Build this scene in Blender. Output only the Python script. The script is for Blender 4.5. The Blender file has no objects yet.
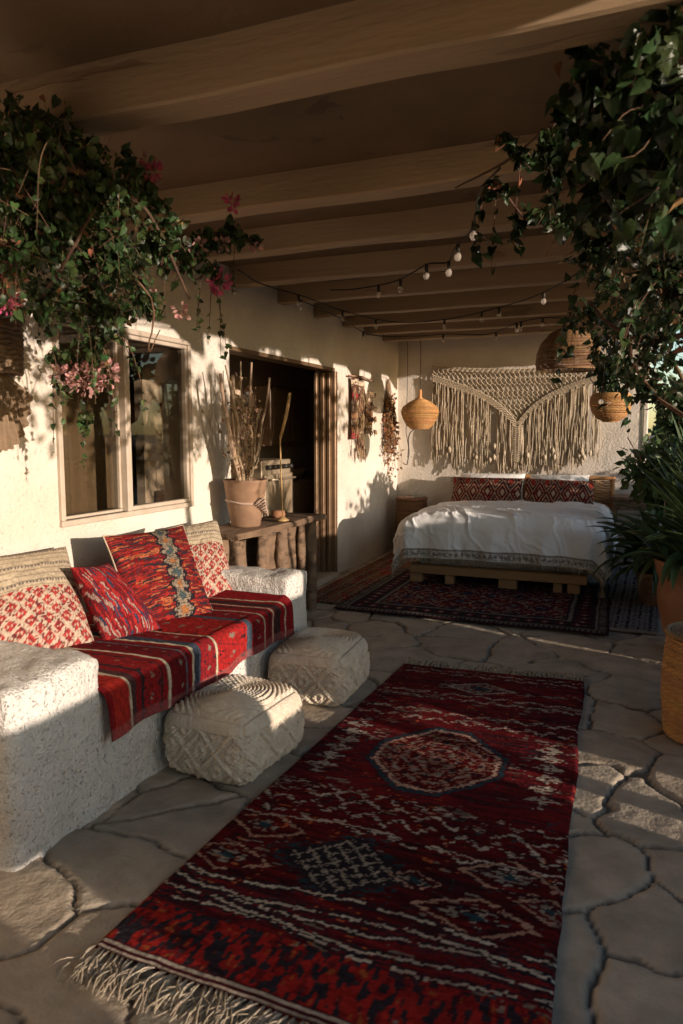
import bpy, math, random
import numpy as np
from mathutils import Vector, Matrix
random.seed(7); rng = np.random.default_rng(7)
R_ = math.radians
scene = bpy.context.scene
COL = scene.collection
A = np.array

# ------------------------------------------------------------------ camera
FPX = 727.0; CX, CY = 341.5, 512.0; HC = 1.37
YAW = math.atan2(298.5, math.hypot(727, 78)); PITCH = math.atan2(78, 727)
FW = A([-math.sin(YAW)*math.cos(PITCH), math.cos(YAW)*math.cos(PITCH), -math.sin(PITCH)])
RT = A([math.cos(YAW), math.sin(YAW), 0.0]); UP = np.cross(RT, FW)
CAM = A([0, 0, HC])
def at(px, py, d):
    """a point d metres ahead of the viewer's position"""
    return CAM + d*(FW + RT*(px-CX)/FPX - UP*(py-CY)/FPX)
def onp(px, py, ax, v):
    r = FW + RT*(px-CX)/FPX - UP*(py-CY)/FPX
    return CAM + r*(v-CAM[ax])/r[ax]
cd = bpy.data.cameras.new('camera'); cam = bpy.data.objects.new('camera', cd); COL.objects.link(cam)
cam.location = CAM; cam.rotation_euler = (math.pi/2-PITCH, 0, YAW)
cd.sensor_width = 36; cd.sensor_fit = 'AUTO'; cd.lens = FPX/1024*36; cd.clip_end = 3000; cd.clip_start = .05
cd.dof.use_dof = True; cd.dof.focus_distance = 4.6; cd.dof.aperture_fstop = 4.0
scene.camera = cam

# ------------------------------------------------------------------ noise
def _h(ix, iy, s):
    n = (ix.astype(np.int64)*374761393 + iy.astype(np.int64)*668265263 + s*1442695041) & 0xffffffff
    n = ((n ^ (n >> 13))*1274126177) & 0xffffffff
    n = ((n ^ (n >> 16))*2246822519) & 0xffffffff
    return ((n ^ (n >> 15)) & 0xffffff)/float(0xffffff)
def vn(x, y, s=0):
    x = np.asarray(x, float); y = np.asarray(y, float)
    ix = np.floor(x); iy = np.floor(y); fx = x-ix; fy = y-iy
    fx = fx*fx*(3-2*fx); fy = fy*fy*(3-2*fy)
    a = _h(ix, iy, s); b = _h(ix+1, iy, s); c = _h(ix, iy+1, s); d = _h(ix+1, iy+1, s)
    return (a*(1-fx)+b*fx)*(1-fy)+(c*(1-fx)+d*fx)*fy
def fbm(x, y, s=0, o=4):
    t = 0; a = .5; n = 0
    for k in range(o):
        t = t+a*vn(np.asarray(x)*2**k, np.asarray(y)*2**k, s+k*17); n += a; a *= .5
    return t/n
def sm(a, b, x):
    t = np.clip((x-a)/(b-a), 0, 1); return t*t*(3-2*t)
def lerp(a, b, t): return a+(b-a)*t

# ------------------------------------------------------------------ materials
def lk(nt, a, b): nt.links.new(a, b)
def nd(nt, t, **k):
    n = nt.nodes.new(t)
    for a, b in k.items(): setattr(n, a, b)
    return n
MATS = {}
def mat(name, col=(.5,.5,.5), col2=None, nscale=6, rough=.8, rough2=None, bump=.3, bscale=60, bdist=.01, attr=False,
        metal=0, vary=.0, island=0, stretch=(1,1,1), spec=.4, sheen=0, trans=0, wave=None, pits=None, bump2=None, detail=4, stain=None):
    m = bpy.data.materials.new(name); m.use_nodes = True; nt = m.node_tree
    b = nt.nodes['Principled BSDF']; out = nt.nodes['Material Output']
    tc = nd(nt, 'ShaderNodeTexCoord'); mp = nd(nt, 'ShaderNodeMapping'); mp.inputs['Scale'].default_value = stretch
    lk(nt, tc.outputs['Object'], mp.inputs['Vector'])
    V = mp.outputs['Vector']
    n1 = nd(nt, 'ShaderNodeTexNoise'); n1.inputs['Scale'].default_value = nscale; n1.inputs['Detail'].default_value = detail+2; n1.inputs['Roughness'].default_value = .6
    lk(nt, V, n1.inputs['Vector'])
    mr = nd(nt, 'ShaderNodeMapRange'); mr.inputs['From Min'].default_value = .3; mr.inputs['From Max'].default_value = .7
    lk(nt, n1.outputs['Fac'], mr.inputs['Value'])
    if attr:
        at_ = nd(nt, 'ShaderNodeAttribute'); at_.attribute_name = 'Col'
        mx = nd(nt, 'ShaderNodeMix', data_type='RGBA', blend_type='MULTIPLY')
        mx.inputs[0].default_value = 1
        lk(nt, at_.outputs['Color'], mx.inputs[6])
        rr = nd(nt, 'ShaderNodeMapRange'); rr.inputs['To Min'].default_value = 1-vary; rr.inputs['To Max'].default_value = 1+vary
        lk(nt, mr.outputs[0], rr.inputs['Value'])
        lk(nt, rr.outputs[0], mx.inputs[7]); c = mx.outputs[2]
    else:
        c2 = col2 if col2 else tuple(x*.75 for x in col)
        mx = nd(nt, 'ShaderNodeMix', data_type='RGBA')
        mx.inputs[6].default_value = (*col, 1); mx.inputs[7].default_value = (*c2, 1)
        lk(nt, mr.outputs[0], mx.inputs[0]); c = mx.outputs[2]
    if stain:
        n4 = nd(nt, 'ShaderNodeTexNoise'); n4.inputs['Scale'].default_value = stain[0]; n4.inputs['Detail'].default_value = 6
        lk(nt, tc.outputs['Object'], n4.inputs['Vector'])
        m4 = nd(nt, 'ShaderNodeMapRange'); m4.inputs['From Min'].default_value = stain[1]; m4.inputs['From Max'].default_value = stain[1]+.16; m4.inputs['To Max'].default_value = stain[3]
        lk(nt, n4.outputs['Fac'], m4.inputs['Value'])
        x4 = nd(nt, 'ShaderNodeMix', data_type='RGBA'); lk(nt, m4.outputs[0], x4.inputs[0]); lk(nt, c, x4.inputs[6]); x4.inputs[7].default_value = (*stain[2], 1); c = x4.outputs[2]
    if island:
        ge = nd(nt, 'ShaderNodeNewGeometry'); hs = nd(nt, 'ShaderNodeHueSaturation')
        r1 = nd(nt, 'ShaderNodeMapRange'); r1.inputs['To Min'].default_value = 1-island; r1.inputs['To Max'].default_value = 1+island
        lk(nt, ge.outputs['Random Per Island'], r1.inputs['Value']); lk(nt, r1.outputs[0], hs.inputs['Value'])
        r2 = nd(nt, 'ShaderNodeMath', operation='MULTIPLY'); lk(nt, ge.outputs['Random Per Island'], r2.inputs[0]); r2.inputs[1].default_value = 7.13
        r3 = nd(nt, 'ShaderNodeMath', operation='FRACT'); lk(nt, r2.outputs[0], r3.inputs[0])
        r4 = nd(nt, 'ShaderNodeMapRange'); r4.inputs['To Min'].default_value = .5-island*.07; r4.inputs['To Max'].default_value = .5+island*.05
        lk(nt, r3.outputs[0], r4.inputs['Value']); lk(nt, r4.outputs[0], hs.inputs['Hue'])
        lk(nt, c, hs.inputs['Color']); c = hs.outputs[0]
    hgt = None
    n2 = nd(nt, 'ShaderNodeTexNoise'); n2.inputs['Scale'].default_value = bscale; n2.inputs['Detail'].default_value = detail; lk(nt, V, n2.inputs['Vector'])
    hgt = n2.outputs['Fac']
    if bump2:
        n3 = nd(nt, 'ShaderNodeTexNoise'); n3.inputs['Scale'].default_value = bump2[0]; n3.inputs['Detail'].default_value = 3; lk(nt, V, n3.inputs['Vector'])
        ma = nd(nt, 'ShaderNodeMath', operation='MULTIPLY_ADD'); lk(nt, n3.outputs['Fac'], ma.inputs[0]); ma.inputs[1].default_value = bump2[1]; lk(nt, hgt, ma.inputs[2]); hgt = ma.outputs[0]
    if wave:
        w = nd(nt, 'ShaderNodeTexWave', wave_type='BANDS', bands_direction=wave[0]); w.inputs['Scale'].default_value = wave[1]; w.inputs['Distortion'].default_value = wave[2]; w.inputs['Detail'].default_value = 2
        lk(nt, tc.outputs['Object'], w.inputs['Vector'])
        ma = nd(nt, 'ShaderNodeMath', operation='MULTIPLY_ADD'); lk(nt, w.outputs['Fac'], ma.inputs[0]); ma.inputs[1].default_value = wave[3]; lk(nt, hgt, ma.inputs[2]); hgt = ma.outputs[0]
    if pits:   # (scale, threshold, colour, depth)
        n5 = nd(nt, 'ShaderNodeTexNoise'); n5.inputs['Scale'].default_value = pits[0]; n5.inputs['Detail'].default_value = 3; n5.inputs['Distortion'].default_value = .6
        lk(nt, V, n5.inputs['Vector'])
        m5 = nd(nt, 'ShaderNodeMapRange'); m5.inputs['From Min'].default_value = pits[1]; m5.inputs['From Max'].default_value = pits[1]+.035
        lk(nt, n5.outputs['Fac'], m5.inputs['Value'])
        x5 = nd(nt, 'ShaderNodeMix', data_type='RGBA'); 
        g5 = nd(nt, 'ShaderNodeMapRange'); g5.inputs['To Min'].default_value = .2; lk(nt, mr.outputs[0], g5.inputs['Value']); g6 = nd(nt, 'ShaderNodeMath', operation='MULTIPLY'); lk(nt, m5.outputs[0], g6.inputs[0]); lk(nt, g5.outputs[0], g6.inputs[1])
        f5 = nd(nt, 'ShaderNodeMath', operation='MULTIPLY'); lk(nt, g6.outputs[0], f5.inputs[0]); f5.inputs[1].default_value = pits[4] if len(pits) > 4 else .8
        lk(nt, f5.outputs[0], x5.inputs[0]); lk(nt, c, x5.inputs[6]); x5.inputs[7].default_value = (*pits[2], 1); c = x5.outputs[2]
        ma = nd(nt, 'ShaderNodeMath', operation='MULTIPLY_ADD'); lk(nt, m5.outputs[0], ma.inputs[0]); ma.inputs[1].default_value = -pits[3]; lk(nt, hgt, ma.inputs[2]); hgt = ma.outputs[0]
    bp = nd(nt, 'ShaderNodeBump'); bp.inputs['Strength'].default_value = bump; bp.inputs['Distance'].default_value = bdist
    lk(nt, hgt, bp.inputs['Height']); lk(nt, bp.outputs[0], b.inputs['Normal'])
    lk(nt, c, b.inputs['Base Color'])
    b.inputs['Roughness'].default_value = rough
    if rough2 is not None:
        rr = nd(nt, 'ShaderNodeMapRange'); rr.inputs['To Min'].default_value = rough; rr.inputs['To Max'].default_value = rough2; lk(nt, mr.outputs[0], rr.inputs['Value']); lk(nt, rr.outputs[0], b.inputs['Roughness'])
    b.inputs['Metallic'].default_value = metal; b.inputs['Specular IOR Level'].default_value = spec
    if sheen: b.inputs['Sheen Weight'].default_value = sheen; b.inputs['Sheen Roughness'].default_value = .5
    if trans:
        tr = nd(nt, 'ShaderNodeBsdfTranslucent'); lk(nt, c, tr.inputs['Color']); ms = nd(nt, 'ShaderNodeMixShader'); ms.inputs[0].default_value = trans
        lk(nt, b.outputs[0], ms.inputs[1]); lk(nt, tr.outputs[0], ms.inputs[2]); lk(nt, ms.outputs[0], out.inputs['Surface'])
    MATS[name] = m; return m
def glassmat(name, ior=1.6, tint=(.8,.82,.8), rough=0.0, mixc=None):
    m = bpy.data.materials.new(name); m.use_nodes = True; nt = m.node_tree; nt.nodes.clear()
    out = nd(nt, 'ShaderNodeOutputMaterial'); t = nd(nt, 'ShaderNodeBsdfTransparent'); g = nd(nt, 'ShaderNodeBsdfGlossy'); lw = nd(nt, 'ShaderNodeLayerWeight'); lw.inputs['Blend'].default_value = .5; pw = nd(nt, 'ShaderNodeMath', operation='POWER'); lk(nt, lw.outputs['Facing'], pw.inputs[0]); pw.inputs[1].default_value = 4
    f = nd(nt, 'ShaderNodeMapRange'); f.inputs['To Min'].default_value = ((ior-1)/(ior+1))**2*.6; f.inputs['To Max'].default_value = .8; lk(nt, pw.outputs[0], f.inputs['Value']); t.inputs['Color'].default_value = (*tint, 1); g.inputs['Roughness'].default_value = rough
    ms = nd(nt, 'ShaderNodeMixShader'); lk(nt, f.outputs[0], ms.inputs[0]); lk(nt, t.outputs[0], ms.inputs[1]); lk(nt, g.outputs[0], ms.inputs[2])
    s = ms.outputs[0]
    if mixc:
        d = nd(nt, 'ShaderNodeBsdfDiffuse'); d.inputs['Color'].default_value = (*mixc[0], 1); m2 = nd(nt, 'ShaderNodeMixShader'); m2.inputs[0].default_value = mixc[1]
        lk(nt, s, m2.inputs[1]); lk(nt, d.outputs[0], m2.inputs[2]); s = m2.outputs[0]
    lk(nt, s, out.inputs['Surface']); MATS[name] = m; return m

M_wall = mat('stucco_wall', (.70,.64,.56), (.56,.49,.41), nscale=1.6, rough=.95, bump=.6, bscale=40, bdist=.012, bump2=(120,.4), pits=(62,.655,(.32,.25,.18),.5,.5), stain=(.9,.56,(.50,.40,.29),.5))
M_bench = mat('stucco_bench', (.74,.70,.64), (.62,.58,.52), nscale=3, rough=.95, bump=1.0, bscale=30, bdist=.016, bump2=(120,.5), pits=(85,.618,(.22,.16,.12),.9,.75), stain=(2.2,.56,(.46,.39,.31),.5))
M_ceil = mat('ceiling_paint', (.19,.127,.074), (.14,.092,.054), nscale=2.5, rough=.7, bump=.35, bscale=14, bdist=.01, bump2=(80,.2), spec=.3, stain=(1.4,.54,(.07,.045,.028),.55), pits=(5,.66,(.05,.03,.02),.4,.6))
M_beam = mat('beam_paint', (.42,.30,.185), (.31,.215,.13), nscale=4, rough=.6, bump=.55, bscale=12, bdist=.012, stretch=(.16,1,1), bump2=(60,.5), spec=.35, pits=(9,.66,(.16,.10,.06),.5,.6))
M_floor = mat('flagstone', rough=.72, rough2=.9, attr=True, vary=.22, nscale=7, bump=.75, bscale=16, bdist=.012, bump2=(85,.3), spec=.45, stain=(3,.56,(.16,.13,.10),.5))
M_ground = mat('dry_ground', (.16,.12,.08), (.09,.075,.05), nscale=1.2, rough=.95, bump=.6, bscale=6, bdist=.04, bump2=(40,.4))
M_rug = mat('rug_wool', rough=.95, attr=True, vary=.35, nscale=45, bump=.7, bscale=260, bdist=.004, spec=.05, stretch=(.35,1,1))
M_kil = mat('kilim_cloth', rough=.95, attr=True, vary=.25, nscale=70, bump=.6, bscale=300, bdist=.004, spec=.05)
M_tuft = mat('cream_tassel', (.52,.43,.31), (.36,.29,.20), nscale=20, rough=.95, bump=.4, bscale=200, island=.2, spec=.1)
M_white = mat('white_linen', (.88,.87,.85), (.83,.82,.80), nscale=3, rough=.85, bump=.25, bscale=9, bdist=.02, bump2=(300,.04), sheen=.1, spec=.2)
M_pouf = mat('pouf_wool', (.72,.63,.50), (.56,.47,.36), nscale=30, rough=.95, bump=1.0, bscale=150, bdist=.006, bump2=(60,.7), spec=.1)
M_macr = mat('macrame_cord', (.55,.46,.34), (.42,.34,.24), nscale=14, rough=.95, bump=.5, bscale=160, island=.12, spec=.1)
M_wood = mat('pallet_wood', (.42,.25,.11), (.30,.17,.075), nscale=4, rough=.6, bump=.4, bscale=14, bdist=.006, stretch=(.25,3,3), wave=('Z',6,6,.4))
M_oldw = mat('weathered_wood', (.24,.15,.09), (.11,.068,.04), nscale=9, rough=.8, bump=.9, bscale=18, bdist=.012, stretch=(2,.4,2), pits=(12,.6,(.06,.035,.02),.6,.8))
M_bark = mat('stick_bark', (.36,.24,.13), (.20,.12,.065), nscale=20, rough=.85, bump=.6, bscale=50, bdist=.006, island=.35)
M_stem = mat('vine_stem', (.15,.085,.045), (.08,.045,.025), nscale=20, rough=.85, bump=.6, bscale=50, bdist=.006, island=.4)
M_wick = mat('wicker', (.55,.30,.11), (.38,.19,.065), nscale=30, rough=.6, bump=.5, bscale=120, bdist=.004, island=.15)
M_wickd = mat('dark_wicker', (.24,.13,.055), (.15,.08,.035), nscale=30, rough=.6, bump=.5, bscale=120, bdist=.004, island=.25)
M_terra = mat('terracotta', (.36,.17,.085), (.26,.115,.055), nscale=4, rough=.75, bump=.4, bscale=30, bdist=.006, stain=(7,.62,(.45,.32,.22),.35))
M_frame = mat('window_frame_paint', (.50,.42,.34), (.42,.34,.26), nscale=8, rough=.55, bump=.15, bscale=30, bdist=.004)
M_dframe = mat('door_frame_metal', (.24,.15,.085), (.16,.10,.055), nscale=8, rough=.4, bump=.15, bscale=30, bdist=.004, metal=.35)
M_dark = mat('interior_plaster', (.55,.43,.31), (.45,.34,.24), nscale=2, rough=.9)
M_cab = mat('dark_cabinet', (.20,.125,.07), (.14,.085,.05), nscale=4, rough=.5, bump=.2)
M_steel = mat('stove_enamel', (.42,.33,.23), (.32,.25,.17), nscale=6, rough=.3, rough2=.45, metal=.3, bump=.05)
M_black = mat('black_metal', (.02,.018,.016), (.03,.025,.02), rough=.45, bump=.1)
M_cord = mat('dark_cable', (.025,.018,.012), rough=.6, bump=.1)
M_leaf = mat('vine_leaf', (.034,.060,.018), (.018,.036,.013), nscale=10, rough=.38, bump=.3, bscale=60, island=.75, trans=.28, spec=.5)
M_leaf2 = mat('bougainvillea_leaf', (.050,.088,.025), (.026,.05,.016), nscale=10, rough=.45, bump=.3, bscale=60, island=.75, trans=.3, spec=.5)
M_yucca = mat('strap_leaf', (.10,.15,.055), (.06,.10,.035), nscale=12, rough=.4, bump=.3, bscale=30, island=.35, trans=.2, spec=.5)
M_var = mat('striped_leaf', rough=.4, attr=True, vary=.15, bump=.2, trans=.22, island=.25, spec=.5)
M_dry = mat('dry_leaf', (.30,.15,.06), (.18,.09,.04), nscale=16, rough=.8, island=.45, trans=.25)
M_pink = mat('pink_petal', (.62,.13,.22), (.50,.09,.16), nscale=16, rough=.7, island=.3, trans=.35)
M_pale = mat('pale_pink_petal', (.62,.36,.32), (.50,.27,.24), nscale=16, rough=.7, island=.35, trans=.35)
M_fan = mat('palm_fan', (.26,.18,.11), (.17,.115,.07), nscale=12, rough=.8, bump=.4, bscale=60)
M_tree = mat('tree_leaf', (.055,.085,.03), (.035,.055,.02), nscale=6, rough=.6, island=.45, trans=.25)
M_curt = mat('curtain_cloth', (.40,.29,.19), (.32,.22,.14), nscale=6, rough=.9, trans=.2)
M_shell = mat('pale_shell', (.68,.62,.54), (.52,.46,.38), nscale=20, rough=.7)
M_brass = mat('bamboo', (.52,.34,.15), (.36,.22,.09), nscale=30, rough=.45, bump=.2, stretch=(1,1,.2))
M_soil = mat('potting_soil', (.05,.035,.02), rough=.95, bump=.8, bscale=50)
M_glass = glassmat('window_glass', 2.0, (.75,.74,.70))
M_bulb = glassmat('bulb_glass', 1.5, (.95,.95,.95), .03, ((.80,.70,.60), .28))

# ------------------------------------------------------------------ mesh building
WL = {}     # world location of every object built
def tag(o, label=None, cat=None, group=None, kind=None):
    if label: o['label'] = label
    if cat: o['category'] = cat
    if group: o['group'] = group
    if kind: o['kind'] = kind
    return o
def empty(name, loc, label, cat, group=None, kind=None, parent=None):
    o = bpy.data.objects.new(name, None); COL.objects.link(o); o.empty_display_size = .1
    loc = A(loc, float)
    if parent: o.parent = parent; o.location = loc-WL[parent.name]
    else: o.location = loc
    WL[o.name] = loc
    return tag(o, label, cat, group, kind)
class MB:
    def __init__(s): s.v = []; s.f = []; s.n = 0; s.c = []
    def add(s, v, f, c=None):
        v = np.asarray(v, float).reshape(-1, 3)
        for q in (f if isinstance(f, list) and len(f) and isinstance(f[0], np.ndarray) else [np.asarray(f, int)]):
            if len(q): s.f.append(q+s.n)
        s.v.append(v); s.n += len(v)
        s.c.append(np.broadcast_to(A((1,1,1) if c is None else c, float), (len(v), 3)))
        return s
    def box(s, a, b, bev=0):
        a = A(a, float); b = A(b, float); lo = np.minimum(a, b); hi = np.maximum(a, b)
        if bev <= 0:
            v = [(x, y, z) for x in (lo[0], hi[0]) for y in (lo[1], hi[1]) for z in (lo[2], hi[2])]
            return s.add(v, [(0,1,3,2),(4,6,7,5),(0,4,5,1),(2,3,7,6),(0,2,6,4),(1,5,7,3)])
        # bevelled box: 24 verts
        v = []; ids = {}
        for i in (0, 1):
            for j in (0, 1):
                for k in (0, 1):
                    c = A([(lo, hi)[i][0], (lo, hi)[j][1], (lo, hi)[k][2]]); sg = A([1-2*i, 1-2*j, 1-2*k])*bev
                    for ax in range(3):
                        p = c.copy()
                        for o_ in range(3):
                            if o_ != ax: p[o_] += sg[o_]
                        ids[(i,j,k,ax)] = len(v); v.append(p)
        q = []; t = []
        for ax in range(3):
            u, w = [o_ for o_ in range(3) if o_ != ax]
            for e in (0, 1):
                r = []
                for (a1, b1) in ((0,0),(1,0),(1,1),(0,1)):
                    key = [0,0,0]; key[ax] = e; key[u] = a1; key[w] = b1; r.append(ids[(*key, ax)])
                q.append(r)
            for (a1, b1) in ((0,0),(1,0),(1,1),(0,1)):   # edges along ax
                k0 = [0,0,0]; k1 = [0,0,0]; k0[u]=k1[u]=a1; k0[w]=k1[w]=b1; k1[ax]=1
                q.append([ids[(*k0,u)], ids[(*k1,u)], ids[(*k1,w)], ids[(*k0,w)]])
        for i in (0,1):
            for j in (0,1):
                for k in (0,1): t.append([ids[(i,j,k,0)], ids[(i,j,k,1)], ids[(i,j,k,2)]])
        return s.add(v, [A(q), A(t)])
    def tube(s, pts, r, n=6, c=None, cap=True, closed=False):
        P = np.asarray(pts, float); m = len(P); r = np.broadcast_to(np.asarray(r, float), (m,))
        T = np.gradient(P, axis=0) if not closed else (np.roll(P, -1, 0)-np.roll(P, 1, 0))
        T /= np.maximum(np.linalg.norm(T, axis=1, keepdims=True), 1e-9)
        ref = A([0, 0, 1.]) if abs(T[0][2]) < .9 else A([1., 0, 0])
        N = np.empty_like(P); N[0] = np.cross(T[0], ref); N[0] /= np.linalg.norm(N[0])
        for i in range(1, m):
            x = N[i-1]-T[i]*np.dot(N[i-1], T[i]); l = np.linalg.norm(x); N[i] = x/l if l > 1e-6 else N[i-1]
        B = np.cross(T, N); a = np.linspace(0, 2*np.pi, n, endpoint=False)
        V = P[:,None]+r[:,None,None]*(N[:,None]*np.cos(a)[None,:,None]+B[:,None]*np.sin(a)[None,:,None])
        i = np.arange(m if closed else m-1)[:,None]; j = np.arange(n)[None]; i2 = (i+1) % m; j2 = (j+1) % n
        q = np.stack([i*n+j, i*n+j2, i2*n+j2, i2*n+j], -1).reshape(-1, 4)
        fs = [q]; V = V.reshape(-1, 3)
        if cap and not closed:
            V = np.vstack([V, P[0], P[-1]]); k = m*n; jj = np.arange(n)
            fs.append(np.stack([np.full(n, k), (jj+1) % n, jj], -1)); fs.append(np.stack([np.full(n, k+1), (m-1)*n+jj, (m-1)*n+(jj+1) % n], -1))
        return s.add(V, fs, c)
    def grid(s, P, c=None, wrapu=False):
        P = np.asarray(P, float); n, m = P.shape[:2]
        i = np.arange(n if wrapu else n-1)[:,None]; j = np.arange(m-1)[None]; i2 = (i+1) % n
        q = np.stack([i*m+j, i2*m+j, i2*m+j+1, i*m+j+1], -1).reshape(-1, 4)
        return s.add(P.reshape(-1, 3), [q], None if c is None else np.asarray(c).reshape(-1, 3))
    def lathe(s, prof, c0=(0,0,0), n=32):
        prof = A(prof, float); a = np.linspace(0, 2*np.pi, n, endpoint=False)
        P = np.stack([c0[0]+prof[None,:,0]*np.cos(a)[:,None], c0[1]+prof[None,:,0]*np.sin(a)[:,None], np.broadcast_to(c0[2]+prof[None,:,1], (n, len(prof)))], -1)
        return s.grid(P, wrapu=True)
    def build(s, name, m, parent=None, origin=None, smooth=True, thick=0, **kw):
        V = np.vstack(s.v); 
        if parent is not None: org = WL[parent.name]
        elif origin is not None: org = A(origin, float)
        else:
            org = A([(V[:,0].min()+V[:,0].max())/2, (V[:,1].min()+V[:,1].max())/2, V[:,2].min()])
        V = V-org
        me = bpy.data.meshes.new(name)
        loops = np.concatenate([f.ravel() for f in s.f]); tot = np.concatenate([np.full(len(f), f.shape[1]) for f in s.f])
        st = np.concatenate([[0], np.cumsum(tot)[:-1]])
        me.vertices.add(len(V)); me.vertices.foreach_set('co', V.astype(np.float32).ravel())
        me.loops.add(len(loops)); me.loops.foreach_set('vertex_index', loops.astype(np.int32))
        me.polygons.add(len(tot)); me.polygons.foreach_set('loop_start', st.astype(np.int32)); me.polygons.foreach_set('loop_total', tot.astype(np.int32))
        me.polygons.foreach_set('use_smooth', np.full(len(tot), bool(smooth)))
        me.update(calc_edges=True); me.validate()
        if any(c.strides[0] != 0 for c in s.c) :
            C = np.vstack(s.c); ca = me.color_attributes.new('Col', 'FLOAT_COLOR', 'POINT')
            ca.data.foreach_set('color', np.hstack([C, np.ones((len(C), 1))]).astype(np.float32).ravel())
        me.materials.append(m)
        o = bpy.data.objects.new(name, me); COL.objects.link(o)
        if parent is not None: o.parent = parent; WL[o.name] = WL[parent.name]
        else: o.location = org; WL[o.name] = org
        if thick:
            md = o.modifiers.new('thickness', 'SOLIDIFY'); md.thickness = thick; md.offset = -1
        return tag(o, **kw)
def nrm(v): v = A(v, float); return v/max(np.linalg.norm(v), 1e-9)
def bez(pts, n=30):
    """Catmull-Rom through points"""
    P = A(pts, float); P = np.vstack([2*P[0]-P[1], P, 2*P[-1]-P[-2]]); out = []
    k = len(P)-3
    for t in np.linspace(0, k-1e-6, n):
        i = int(t); u = t-i; a, b, c, d = P[i:i+4]
        out.append(.5*((2*b)+(-a+c)*u+(2*a-5*b+4*c-d)*u*u+(-a+3*b-3*c+d)*u**3))
    return A(out)
# leaves: vectorised placement of a folded leaf template
LEAF_V = A([(0,0,0),(.16,.36,.05),(.10,.62,.05),(0,1,-.08),(-.10,.62,.05),(-.16,.36,.05),(0,.36,0),(0,.66,-.02)])*A([2.3,1,1])
LEAF_F = [A([(0,1,6),(0,6,5),(2,3,7),(7,3,4)]), A([(1,2,7,6),(6,7,4,5)])]
IVY_V = A([(0,0,0),(.30,-.10,.05),(.46,.25,.04),(.26,.52,.05),(0,1,-.10),(-.26,.52,.05),(-.46,.25,.04),(-.30,-.10,.05),(0,.4,-.02)])
IVY_F = [A([(0,1,8),(1,2,8),(2,3,8),(3,4,8),(4,5,8),(5,6,8),(6,7,8),(7,0,8)])]
HRT_V = A([(0,0,0),(.26,-.10,.07),(.40,.16,.10),(.30,.52,.03),(0,1,-.30),(-.30,.52,.03),(-.40,.16,.10),(-.26,-.10,.07),(0,.28,-.03),(0,.62,-.09)])
HRT_F = [A([(0,1,8),(0,8,7),(3,4,9),(9,4,5)]), A([(1,2,3,8),(8,3,9,8),(7,8,5,6),(8,9,5,8)])[:0] if False else A([(1,2,8),(2,3,8),(3,9,8),(8,9,5),(8,5,6),(8,6,7)])]
PET_V = A([(0,0,0),(.32,.45,.1),(.2,.9,.05),(0,1,.0),(-.2,.9,.05),(-.32,.45,.1)])
PET_F = [A([(0,1,5)]), A([(1,2,4,5)]), A([(2,3,4)])]
def put_leaves(mb, pos, dirs, size, tmpl=(LEAF_V, LEAF_F), roll=None, up=None):
    pos = np.asarray(pos, float); n = len(pos)
    if n == 0: return
    Y = np.asarray(dirs, float); Y = Y/np.linalg.norm(Y, axis=1, keepdims=True)
    rr = rng.normal(size=(n, 3)) if up is None else up+rng.normal(size=(n, 3))*.5
    X = np.cross(Y, rr); X /= np.linalg.norm(X, axis=1, keepdims=True); Z = np.cross(X, Y)
    s = np.broadcast_to(np.asarray(size, float), (n,))[:,None,None]
    T = tmpl[0]; V = pos[:,None]+s*(X[:,None]*T[None,:,0:1]+Y[:,None]*T[None,:,1:2]+Z[:,None]*T[None,:,2:3])
    k = len(T); off = (np.arange(n)*k)[:,None,None]
    mb.add(V.reshape(-1, 3), [(f[None]+off).reshape(-1, f.shape[1]) for f in tmpl[1]])
def blob(c, r, n, hollow=.35):
    d = rng.normal(size=(n, 3)); d /= np.linalg.norm(d, axis=1, keepdims=True)
    rad = hollow+(1-hollow)*rng.random(n)**.6
    return A(c)+d*rad[:,None]*A(r), d

# ================================================================== SETTING
W = -2.70       # face of the house wall
YB = 8.40       # face of the end wall
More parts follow.
